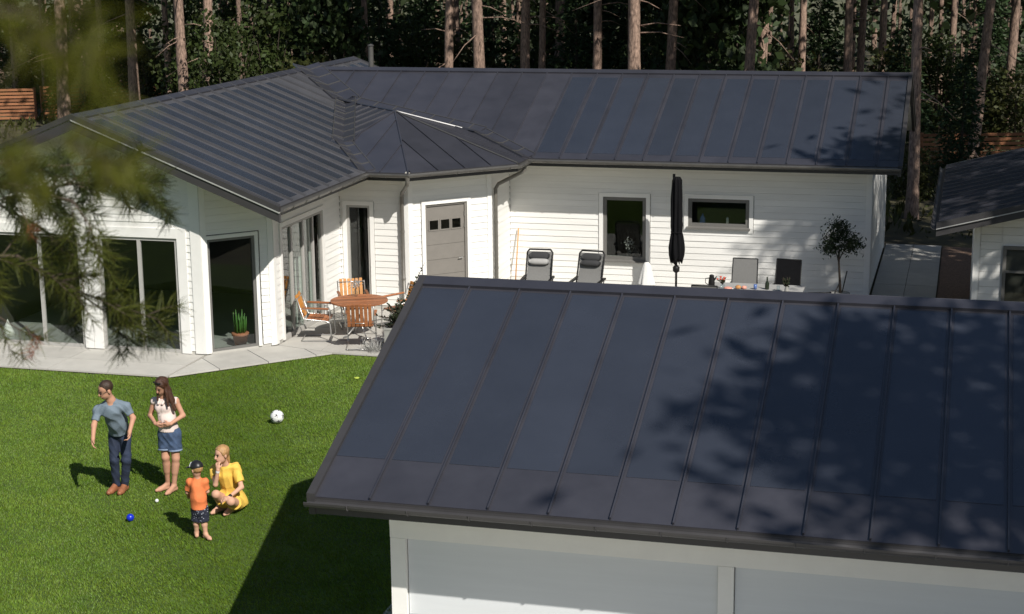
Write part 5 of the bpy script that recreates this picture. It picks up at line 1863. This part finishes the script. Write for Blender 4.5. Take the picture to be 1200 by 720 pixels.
arms = [rc(sR, eR, 0.047, 0.038, 0.03), rc(eR, wR, 0.038, 0.026, 0.02), rc(sL, eL, 0.047, 0.038, 0.03), rc(eL, wL, 0.038, 0.026, 0.02)]
torso = [rc(ch, ab, 0.125, 0.115, 0.06), rc(sR, sL, 0.050, 0.050, 0.05), rc(ch, sR, 0.085, 0.048, 0.04), rc(ch, sL, 0.085, 0.048, 0.04), rc(ab, pv, 0.105, 0.095, 0.06)]
legs = [rc(hR, kR, 0.070, 0.046, 0.02), rc(kR, aR, 0.046, 0.034, 0.02), rc(hL, kL, 0.070, 0.046, 0.02), rc(kL, aL, 0.046, 0.034, 0.02)]
put('body', torso+arms+legs+[rc(nk, hd, 0.056, 0.052, 0.03), rc(ch, nk, 0.07, 0.058, 0.05)]+head_prims(hd, hf, hu, 1.1)+hand(wR, wR-eR+np.array([0, -0.02, -0.1]), (0.8, 0.4, 0), 1, 0.55)+hand(wL, wL-eL+np.array([0, 0, -0.1]), (-0.5, -0.4, 0), -1, 0.7), skin, man, 0.0085)
def hem(e, s_, t): 
    e, s_ = np.array(e), np.array(s_)
    p = s_+(e-s_)*t
    return [(p, e-s_)]
put('t_shirt', [rc(ch, ab, 0.140, 0.135, 0.06), rc(sR, sL, 0.058, 0.058, 0.05), rc(nk, sR, 0.055, 0.055, 0.04), rc(nk, sL, 0.055, 0.055, 0.04), rc(ch, sR, 0.098, 0.058, 0.04), rc(ch, sL, 0.098, 0.058, 0.04), rc(ab, pv, 0.135, 0.145, 0.06),
                rc(sR, eR, 0.058, 0.056, 0.03, hem(eR, sR, 0.68)), rc(sL, eL, 0.058, 0.056, 0.03, hem(eL, sL, 0.70))], tshirt, man, 0.0085, 0.0055, [(pv+np.array([0, 0, -0.01]), (0.0, 0.2, -1)), (nk+unit(nk-ch)*0.012, unit(nk-ch)+np.array([0, -0.3, 0]))])
put('jeans', [rc(pv+np.array([0, 0.02, 0.03]), (hR+hL)/2, 0.122, 0.118, 0.05), rc(hR, kR, 0.092, 0.068, 0.03), rc(kR, aR, 0.068, 0.058, 0.03, [(aR+np.array([0, 0, -0.03]), (0, 0, -1))]), rc(hL, kL, 0.092, 0.068, 0.03), rc(kL, aL, 0.068, 0.058, 0.03, [(aL+np.array([0, 0, -0.03]), (0, 0, -1))])], denim, man, 0.0085, 0.005, seed=3)
for a_, t_ in ((aR, tR), (aL, tL)):
    put('shoe', [rc(p[1], p[2], p[3]+0.010, p[4]+0.010, 0.02) for p in foot(a_, t_)[1:]], tan, man, 0.008, cuts=[((0, 0, 0.016), (0, 0, -1))])
r_, f_, u_ = frame_of(hf, hu)
put('hair', [el(hd+u_*0.038-f_*0.022, (0.090, 0.106, 0.100), np.stack([r_, f_, u_]), 0.02, [(hd+u_*0.072+f_*0.075, f_*1.0-u_*0.55)])], hairdark, man, 0.007, 0.003, [(hd-u_*0.045-f_*0.02, -u_*1.0+f_*0.5)])
face_bits(man, hd, hf, hu, 1.1)
gl_ = MB()
for sg in (-1, 1):
    c_ = hd+r_*sg*0.034+f_*0.104+u_*0.006
    gl_.tube([c_+(r_*math.cos(t)*0.022+u_*math.sin(t)*0.015) for t in np.linspace(0, 6.283, 13)], 0.0028, 4)
    gl_.tube([c_+r_*sg*0.022, hd+r_*sg*0.088+f_*0.01+u_*0.01], 0.0028, 4)
gl_.tube([hd+r_*-0.011+f_*0.106+u_*0.009, hd+r_*0.011+f_*0.106+u_*0.009], 0.0028, 4)
gl_.build('glasses', blackm, man)
root_at(man, mp.x, mp.y)

# --- woman: pale sleeveless blouse, denim shorts, long brown hair
wp = G(203, 577)
J_ = joint_fn(wp.y)
wom = person('barefoot woman with long brown hair in pale blouse and denim shorts')
hd, nk = J_(189, 452.5, -0.09), J_(191.5, 465.5, -0.01)
sR, sL = J_(180.5, 470, 0.02), J_(206, 470, 0.04)
eR, eL = J_(176, 487, 0.03), J_(214.5, 487, 0.05)
wR, wL = J_(182, 496.5, -0.16), J_(200, 497, -0.14)
ch, ab, pv = J_(193, 476, 0.02), J_(196, 491, 0.0), J_(198, 505, 0.02)
hR, hL = J_(193.5, 508, 0.02), J_(203.5, 508, 0.02)
kR, kL = J_(194, 536, -0.05), J_(206, 537, -0.02)
aR, aL = J_(197, 566, 0.06), J_(204, 570, 0.0)
aR[2], aL[2] = LZ+0.085, LZ+0.085
tR, tL = aR+np.array([-0.11, -0.15, 0]), aL+np.array([-0.03, -0.19, 0])
hf, hu = (-0.25, -0.75, -0.50), (0.05, -0.45, 0.9)
put('body', [rc(ch, ab, 0.105, 0.098, 0.05), rc(sR, sL, 0.048, 0.048, 0.05), rc(ab, pv, 0.098, 0.12, 0.05), rc(nk, hd, 0.046, 0.046, 0.03), rc(ch, nk, 0.06, 0.048, 0.04),
             rc(sR, eR, 0.042, 0.034, 0.025), rc(eR, wR, 0.034, 0.023, 0.02), rc(sL, eL, 0.042, 0.034, 0.025), rc(eL, wL, 0.034, 0.023, 0.02),
             rc(hR, kR, 0.085, 0.055, 0.03), rc(kR, aR, 0.054, 0.033, 0.02), rc(hL, kL, 0.085, 0.055, 0.03), rc(kL, aL, 0.054, 0.033, 0.02),
             rc(kR+(aR-kR)*0.25+np.array([0, 0.012, 0]), kR+(aR-kR)*0.5, 0.052, 0.042, 0.03), rc(kL+(aL-kL)*0.25+np.array([0, 0.012, 0]), kL+(aL-kL)*0.5, 0.052, 0.042, 0.03)]
    + head_prims(hd, hf, hu, 1.04)+hand(wR, (0.9, -0.1, -0.25), (0, 0.8, 0.3), 1, 0.5, 0.92)+hand(wL, (-0.9, -0.2, -0.2), (0, 0.8, 0.3), -1, 0.5, 0.92)
    + foot(aR, tR, 0.95)+foot(aL, tL, 0.95), skin, wom, 0.0085)
put('blouse', [rc(ch, ab, 0.124, 0.118, 0.05), rc(sR, sL, 0.060, 0.060, 0.05), rc(ab, pv, 0.118, 0.148, 0.05), el(ch+np.array([-0.05, -0.09, -0.01]), (0.06, 0.05, 0.055), None, 0.04), el(ch+np.array([0.05, -0.09, -0.01]), (0.06, 0.05, 0.055), None, 0.04), rc(ch, nk, 0.085, 0.060, 0.04)], blouse, wom, 0.0085, 0.004,
    [(pv+np.array([0, 0, 0.012]), (0, 0, -1)), (nk+np.array([0, 0, 0.012]), (0, -0.45, 1)), (sL+np.array([0.030, 0, 0]), (1, 0, 0.1)), (sR+np.array([-0.030, 0, 0]), (-1, 0, 0.1))], 5)
put('collar', [rc(nk+np.array([-0.05, -0.03, -0.01]), nk+np.array([-0.03, -0.10, -0.07]), 0.016, 0.020, 0.01), rc(nk+np.array([0.05, -0.03, -0.01]), nk+np.array([0.03, -0.10, -0.07]), 0.016, 0.020, 0.01)], blouse, wom, 0.006)
for t_ in (0.05, 0.32, 0.6, 0.88):
    b_ = ch+(ab-ch)*t_+np.array([-0.03, -0.128, 0])
    put('button', [el(b_, (0.006, 0.006, 0.006))], lightfab, wom, 0.003)
put('shorts', [rc(pv+np.array([0, 0, 0.02]), (hR+hL)/2, 0.132, 0.138, 0.05), rc(hR, kR, 0.108, 0.096, 0.04, hem(kR, hR, 0.70)), rc(hL, kL, 0.108, 0.096, 0.04, hem(kL, hL, 0.70))], denim2, wom, 0.0085, 0.004, [(pv+np.array([0, 0, 0.05]), (0, 0, 1))], seed=8)
for h_, k_ in ((hR, kR), (hL, kL)):
    put('cuff', [rc(h_+(k_-h_)*0.60, h_+(k_-h_)*0.80, 0.106, 0.104, 0.02, [(h_+(k_-h_)*0.71, k_-h_), (h_+(k_-h_)*0.64, h_-k_)])], denimcuff, wom, 0.008)
r_, f_, u_ = frame_of(hf, hu)
fr = np.stack([r_, f_, u_])
put('hair', [el(hd+u_*0.030-f_*0.020, (0.095, 0.110, 0.106), fr, 0.02, [(hd+u_*0.070+f_*0.062, f_*1.0-u_*0.5)]),
             rc(hd-f_*0.045-u_*0.03, hd+np.array([0.11, 0.07, -0.22]), 0.075, 0.055, 0.03), rc(hd+np.array([0.07, 0.02, -0.04]), hd+np.array([0.17, 0.03, -0.34]), 0.046, 0.026, 0.03),
             rc(hd+np.array([0.07, -0.01, -0.02]), hd+np.array([0.11, -0.05, -0.27]), 0.030, 0.018, 0.02), rc(hd+np.array([-0.065, 0.02, 0.0]), hd+np.array([-0.06, -0.02, -0.20]), 0.030, 0.018, 0.02)], hairbrown, wom, 0.007, 0.005, seed=1)
face_bits(wom, hd, hf, hu, 1.04, hairbrown)
sg_ = MB()
for sg in (-1, 1):
    c_ = hd+r_*sg*0.032+f_*0.055+u_*0.118
    sg_.lathe([(0.024, -0.003), (0.026, 0.0), (0.024, 0.006)], tuple(c_), 12)
sg_.tube([hd+r_*-0.07+f_*0.045+u_*0.115, hd+f_*0.06+u_*0.124, hd+r_*0.07+f_*0.045+u_*0.115], 0.006, 5)
sg_.build('sunglasses', blackm, wom)
root_at(wom, wp.x, wp.y)

# --- boy: orange T-shirt, navy shorts, cap, seen from behind
bp0 = G(237, 632)
J_ = joint_fn(bp0.y)
boy = person('barefoot boy in orange T-shirt, patterned navy shorts and cap')
hd, nk = J_(230.5, 550, -0.02), J_(231, 560, 0.0)
sR, sL = J_(222.5, 565, 0.0), J_(239.5, 565, 0.02)
eR, eL = J_(219.5, 577, 0.03), J_(243, 576, 0.06)
wR, wL = J_(221, 583, 0.14), J_(240, 580, 0.17)
ch, ab, pv = J_(231, 570, 0.01), J_(232.5, 583, 0.0), J_(234, 595, 0.01)
hR, hL = J_(230.5, 598, 0.01), J_(238, 598, 0.01)
kR, kL = J_(230, 614, 0.0), J_(239.5, 615, 0.0)
aR, aL = J_(230.5, 627, 0.02), J_(241, 629, 0.0)
aR[2], aL[2] = LZ+0.06, LZ+0.06
tR, tL = aR+np.array([-0.06, 0.10, 0]), aL+np.array([0.10, -0.06, 0])
hf, hu = (-0.75, 0.45, -0.18), (0, 0, 1)
put('body', [rc(ch, ab, 0.082, 0.08, 0.04), rc(sR, sL, 0.036, 0.036, 0.04), rc(ab, pv, 0.08, 0.085, 0.04), rc(nk, hd, 0.036, 0.036, 0.02), rc(ch, nk, 0.045, 0.038, 0.03),
             rc(sR, eR, 0.031, 0.026, 0.02), rc(eR, wR, 0.026, 0.019, 0.015), rc(sL, eL, 0.031, 0.026, 0.02), rc(eL, wL, 0.026, 0.019, 0.015),
             rc(hR, kR, 0.058, 0.040, 0.02), rc(kR, aR, 0.040, 0.026, 0.015), rc(hL, kL, 0.058, 0.040, 0.02), rc(kL, aL, 0.040, 0.026, 0.015)]
    + head_prims(hd, hf, hu, 0.88)+hand(wR, (0.6, 0.4, 0.3), (0.3, -0.4, 0), 1, 0.6, 0.66)+hand(wL, (-0.7, 0.4, 0.3), (-0.3, -0.4, 0), -1, 0.6, 0.66)+foot(aR, tR, 0.72)+foot(aL, tL, 0.72), skinl, boy, 0.007)
put('t_shirt', [rc(ch, ab, 0.098, 0.102, 0.04), rc(sR, sL, 0.050, 0.050, 0.04), rc(ab, pv, 0.102, 0.112, 0.04), rc(sR, eR, 0.050, 0.050, 0.03, hem(eR, sR, 0.78)), rc(sL, eL, 0.050, 0.050, 0.03, hem(eL, sL, 0.78)), rc(ch, nk, 0.06, 0.048, 0.03)], orangeshirt, boy, 0.007, 0.0045,
    [(pv+np.array([0, 0, -0.005]), (0, 0, -1)), (nk+np.array([0, 0, 0.008]), (0, 0.2, 1))], 2)
put('shorts', [rc(pv, (hR+hL)/2, 0.104, 0.104, 0.03), rc(hR, kR, 0.074, 0.072, 0.03, hem(kR, hR, 0.78)), rc(hL, kL, 0.074, 0.072, 0.03, hem(kL, hL, 0.78))], navyprint, boy, 0.007, 0.004, seed=4)
r_, f_, u_ = frame_of(hf, hu)
fr = np.stack([r_, f_, u_])
put('hair', [el(hd+u_*0.018-f_*0.016, (0.073, 0.088, 0.084), fr, 0.02, [(hd+f_*0.03, f_)])], hairblond, boy, 0.006, 0.002, [(hd-u_*0.035, -u_)])
cp = put('cap', [el(hd+u_*0.030-f_*0.008, (0.084, 0.097, 0.090), fr, 0.01, [(hd+u_*0.022, -u_)])], ballblack, boy, 0.006)
put('cap_brim', [el(hd+u_*0.030+f_*0.120, (0.072, 0.075, 0.012), fr, 0.01)], ballblack, boy, 0.005)
put('cap_front', [el(hd+u_*0.035+f_*0.002, (0.086, 0.098, 0.088), fr, 0.01, [(hd+u_*0.040, -u_), (hd+f_*0.035, -f_), (hd+u_*0.100, u_)])], pmat('cap_print', (0.30, 0.36, 0.45), 0.7, var=0.6, vscale=60, col2=(0.75, 0.78, 0.82)), boy, 0.005)
root_at(boy, bp0.x, bp0.y)

# --- crouching woman in a yellow dress, hand to her mouth
kp = G(264, 600)
J_ = joint_fn(kp.y)
kn = person('blonde woman crouching in a yellow dress with one hand at her mouth')
hd, nk = J_(259.5, 532.5, -0.16), J_(264, 544.5, -0.06)
sR, sL = J_(251.5, 550, -0.06), J_(276, 548, 0.0)
eR, eL = J_(252.5, 568, -0.24), J_(283, 571, -0.08)
wR, wL = J_(255.5, 551, -0.26), J_(268, 583, -0.30)
ch, ab, pv = J_(264.5, 556, -0.02), J_(270, 572, 0.08), J_(276, 588, 0.14)
hR, hL = J_(268, 590, 0.12), J_(279, 591, 0.14)
kR, kL = J_(253, 579.5, -0.24), J_(270.5, 588, -0.30)
aR, aL = J_(260, 599, -0.02), J_(273, 602, -0.02)
aR[2], aL[2] = LZ+0.11, LZ+0.11
tR, tL = aR+np.array([-0.07, -0.17, 0]), aL+np.array([-0.04, -0.18, 0])
hf, hu = (-0.45, -0.85, -0.12), (0, 0, 1)
put('body', [rc(ch, ab, 0.10, 0.098, 0.05), rc(sR, sL, 0.046, 0.046, 0.05), rc(ab, pv, 0.098, 0.13, 0.05), rc(nk, hd, 0.046, 0.046, 0.03), rc(ch, nk, 0.06, 0.048, 0.04),
             rc(sR, eR, 0.042, 0.034, 0.02), rc(eR, wR, 0.034, 0.023, 0.015), rc(sL, eL, 0.042, 0.034, 0.02), rc(eL, wL, 0.034, 0.023, 0.015),
             rc(hR, kR, 0.088, 0.060, 0.02), rc(kR, aR, 0.056, 0.034, 0.015), rc(hL, kL, 0.088, 0.060, 0.02), rc(kL, aL, 0.056, 0.034, 0.015),
             rc(kR+(aR-kR)*0.3, kR+(aR-kR)*0.6, 0.056, 0.044, 0.02), rc(kL+(aL-kL)*0.3, kL+(aL-kL)*0.6, 0.056, 0.044, 0.02)]
    + head_prims(hd, hf, hu, 1.05)+hand(wR, hd+np.array([-0.03, -0.07, -0.05])-wR, (0.2, 0.9, 0.1), -1, 0.95, 0.92)+hand(wL, (-0.75, -0.35, -0.35), (0, 0.5, -0.8), -1, 0.5, 0.92)+foot(aR, tR, 0.95)+foot(aL, tL, 0.95), skinl, kn, 0.0085)
kR2, kL2 = hR+(kR-hR)*0.70, hL+(kL-hL)*0.62
put('dress', [rc(ch, ab, 0.122, 0.120, 0.05), rc(sR, sL, 0.066, 0.066, 0.05), rc(ab, pv, 0.120, 0.165, 0.05), rc(sR, eR, 0.066, 0.066, 0.03, hem(eR, sR, 0.55)), rc(sL, eL, 0.068, 0.066, 0.03, hem(eL, sL, 0.75)),
              rc(hR, kR2, 0.125, 0.098, 0.05, hem(kR, hR, 0.62)), rc(hL, kL2, 0.125, 0.100, 0.05, hem(kL, hL, 0.56)), rc(pv, pv+np.array([0.05, 0.03, -0.16]), 0.15, 0.12, 0.05), rc(ch, nk, 0.085, 0.06, 0.04)], yellowd, kn, 0.0085, 0.0065,
    [(nk+np.array([-0.01, -0.02, 0.005]), (-0.25, -0.6, 1)), ((0, 0, 0.07), (0, 0, -1))], 6)
r_, f_, u_ = frame_of(hf, hu)
fr = np.stack([r_, f_, u_])
put('hair', [el(hd+u_*0.030-f_*0.018, (0.091, 0.108, 0.102), fr, 0.02, [(hd+u_*0.070+f_*0.058, f_-u_*0.45)]), rc(hd-f_*0.085-u_*0.01, hd-f_*0.10-u_*0.15, 0.035, 0.022, 0.02), rc(hd+r_*0.07-u_*0.02, hd+r_*0.075+f_*0.01-u_*0.13, 0.022, 0.014, 0.02)], hairblond, kn, 0.007, 0.003, [(hd-u_*0.20, -u_)], 2)
face_bits(kn, hd, hf, hu, 1.05, hairbrown)
wd = unit(wL-eL)
put('watch', [rc(wL-wd*0.032, wL-wd*0.010, 0.029, 0.028, 0.01)], ballblack, kn, 0.005)
wd = unit(wR-eR)
put('bracelet', [rc(wR-wd*0.03, wR-wd*0.012, 0.028, 0.027, 0.01)], cloth, kn, 0.005)
root_at(kn, kp.x, kp.y)

# ------------------------------------------------------------------ near pine whose boughs hang into the picture
rnd = random.Random(31)
near = empty('near_pine', (-4.35, 3.2, 0), 0, 'pine at the lawn edge whose needled boughs hang close overhead', 'pine tree')
NB = Vector((-4.35, 3.2, 0))
mt = MB()
mt.tube([(0.1*math.sin(z*0.5), 0.08*math.cos(z*0.4), z) for z in np.linspace(-0.2, 12, 20)], [0.17*(1-0.06*i*0.75) for i in range(20)], 10)
mt.build('trunk', bark, near, True)
crn = link(bpy.data.objects.new('crown', crown_mesh(15, zb=9.6, zt=14, R=1.9, clumps=30, per=70, size=0.35)), near)
def tuft_points(path, dens, nl):
    """needle bases and directions along a twig"""
    P, U = [], []
    for a, b in zip(path[:-1], path[1:]):
        a, b = Vector(a), Vector(b)
        n_ = max(1, int((b-a).length*dens))
        ax = (b-a).normalized()
        for i in range(n_):
            p = a.lerp(b, rnd.random())
            v = Vector((rnd.gauss(0, 1), rnd.gauss(0, 1), rnd.gauss(0, 1)))
            v = (v-ax*v.dot(ax)).normalized()
            P.append(tuple(p))
            U.append(tuple(v*0.85+ax*rnd.uniform(0.2, 1.1)))
    return P, U
def needles(P, U, L_, w, mat):
    P, U = np.array(P), np.array(U)
    U = U/np.linalg.norm(U, axis=1)[:, None]
    n_ = len(P)
    a = np.cross(U, RNG.normal(size=(n_, 3)))
    a /= np.linalg.norm(a, axis=1)[:, None]
    ll = (L_*RNG.uniform(0.7, 1.2, n_))[:, None]
    V = np.stack([P-a*w, P+a*w, P+U*ll+a*w*0.3, P+U*ll-a*w*0.3], 1).reshape(-1, 3)
    return np_mesh('needles', V, np.arange(4*n_).reshape(n_, 4), mat)
def bough(pts, n_side, dens, L_=0.07, w=0.0016, mat=pinelit, spread=0.35, droop=0.1, r0=0.010, tuft=1.2):
    """pts: world path.  side twigs carry the needles near their ends"""
    pts = [Vector(p)-NB for p in pts]
    mb = MB()
    mb.tube(pts, [r0*(1-0.75*i/(len(pts)-1)) for i in range(len(pts))], 7)
    P, U = [], []
    tot = len(pts)-1
    for i in range(n_side):
        t = 0.28+0.72*(i+rnd.random()*0.6)/n_side
        s = min(tot-1e-4, t*tot)
        k = int(s)
        p = pts[k].lerp(pts[k+1], s-k)
        ax = (pts[k+1]-pts[k]).normalized()
        v = Vector((rnd.gauss(0, 1), rnd.gauss(0, 1), rnd.gauss(0, 0.7)))
        v = (v-ax*v.dot(ax)).normalized()*0.9+ax*0.7
        ln = spread*rnd.uniform(0.5, 1.2)*(1.15-0.55*t)
        q1 = p+v*ln*0.55+Vector((0, 0, -droop*ln*0.4))
        q2 = p+v*ln+Vector((0, 0, -droop*ln))
        mb.tube([p, q1, q2], [r0*0.35, r0*0.25, r0*0.12], 5)
        a, b = tuft_points([q1.lerp(p, tuft*0.5), q1, q2], dens, L_)
        P += a
        U += b
    a, b = tuft_points(pts[-2:], dens, L_)
    b_ = mb.build('bough', barkd, near, True)
    link(bpy.data.objects.new('needles', needles(P+a, U+b, L_, w, mat)), b_)
# boughs in middle distance (needles still readable)
T0 = (-4.3, 3.3, 7.3)
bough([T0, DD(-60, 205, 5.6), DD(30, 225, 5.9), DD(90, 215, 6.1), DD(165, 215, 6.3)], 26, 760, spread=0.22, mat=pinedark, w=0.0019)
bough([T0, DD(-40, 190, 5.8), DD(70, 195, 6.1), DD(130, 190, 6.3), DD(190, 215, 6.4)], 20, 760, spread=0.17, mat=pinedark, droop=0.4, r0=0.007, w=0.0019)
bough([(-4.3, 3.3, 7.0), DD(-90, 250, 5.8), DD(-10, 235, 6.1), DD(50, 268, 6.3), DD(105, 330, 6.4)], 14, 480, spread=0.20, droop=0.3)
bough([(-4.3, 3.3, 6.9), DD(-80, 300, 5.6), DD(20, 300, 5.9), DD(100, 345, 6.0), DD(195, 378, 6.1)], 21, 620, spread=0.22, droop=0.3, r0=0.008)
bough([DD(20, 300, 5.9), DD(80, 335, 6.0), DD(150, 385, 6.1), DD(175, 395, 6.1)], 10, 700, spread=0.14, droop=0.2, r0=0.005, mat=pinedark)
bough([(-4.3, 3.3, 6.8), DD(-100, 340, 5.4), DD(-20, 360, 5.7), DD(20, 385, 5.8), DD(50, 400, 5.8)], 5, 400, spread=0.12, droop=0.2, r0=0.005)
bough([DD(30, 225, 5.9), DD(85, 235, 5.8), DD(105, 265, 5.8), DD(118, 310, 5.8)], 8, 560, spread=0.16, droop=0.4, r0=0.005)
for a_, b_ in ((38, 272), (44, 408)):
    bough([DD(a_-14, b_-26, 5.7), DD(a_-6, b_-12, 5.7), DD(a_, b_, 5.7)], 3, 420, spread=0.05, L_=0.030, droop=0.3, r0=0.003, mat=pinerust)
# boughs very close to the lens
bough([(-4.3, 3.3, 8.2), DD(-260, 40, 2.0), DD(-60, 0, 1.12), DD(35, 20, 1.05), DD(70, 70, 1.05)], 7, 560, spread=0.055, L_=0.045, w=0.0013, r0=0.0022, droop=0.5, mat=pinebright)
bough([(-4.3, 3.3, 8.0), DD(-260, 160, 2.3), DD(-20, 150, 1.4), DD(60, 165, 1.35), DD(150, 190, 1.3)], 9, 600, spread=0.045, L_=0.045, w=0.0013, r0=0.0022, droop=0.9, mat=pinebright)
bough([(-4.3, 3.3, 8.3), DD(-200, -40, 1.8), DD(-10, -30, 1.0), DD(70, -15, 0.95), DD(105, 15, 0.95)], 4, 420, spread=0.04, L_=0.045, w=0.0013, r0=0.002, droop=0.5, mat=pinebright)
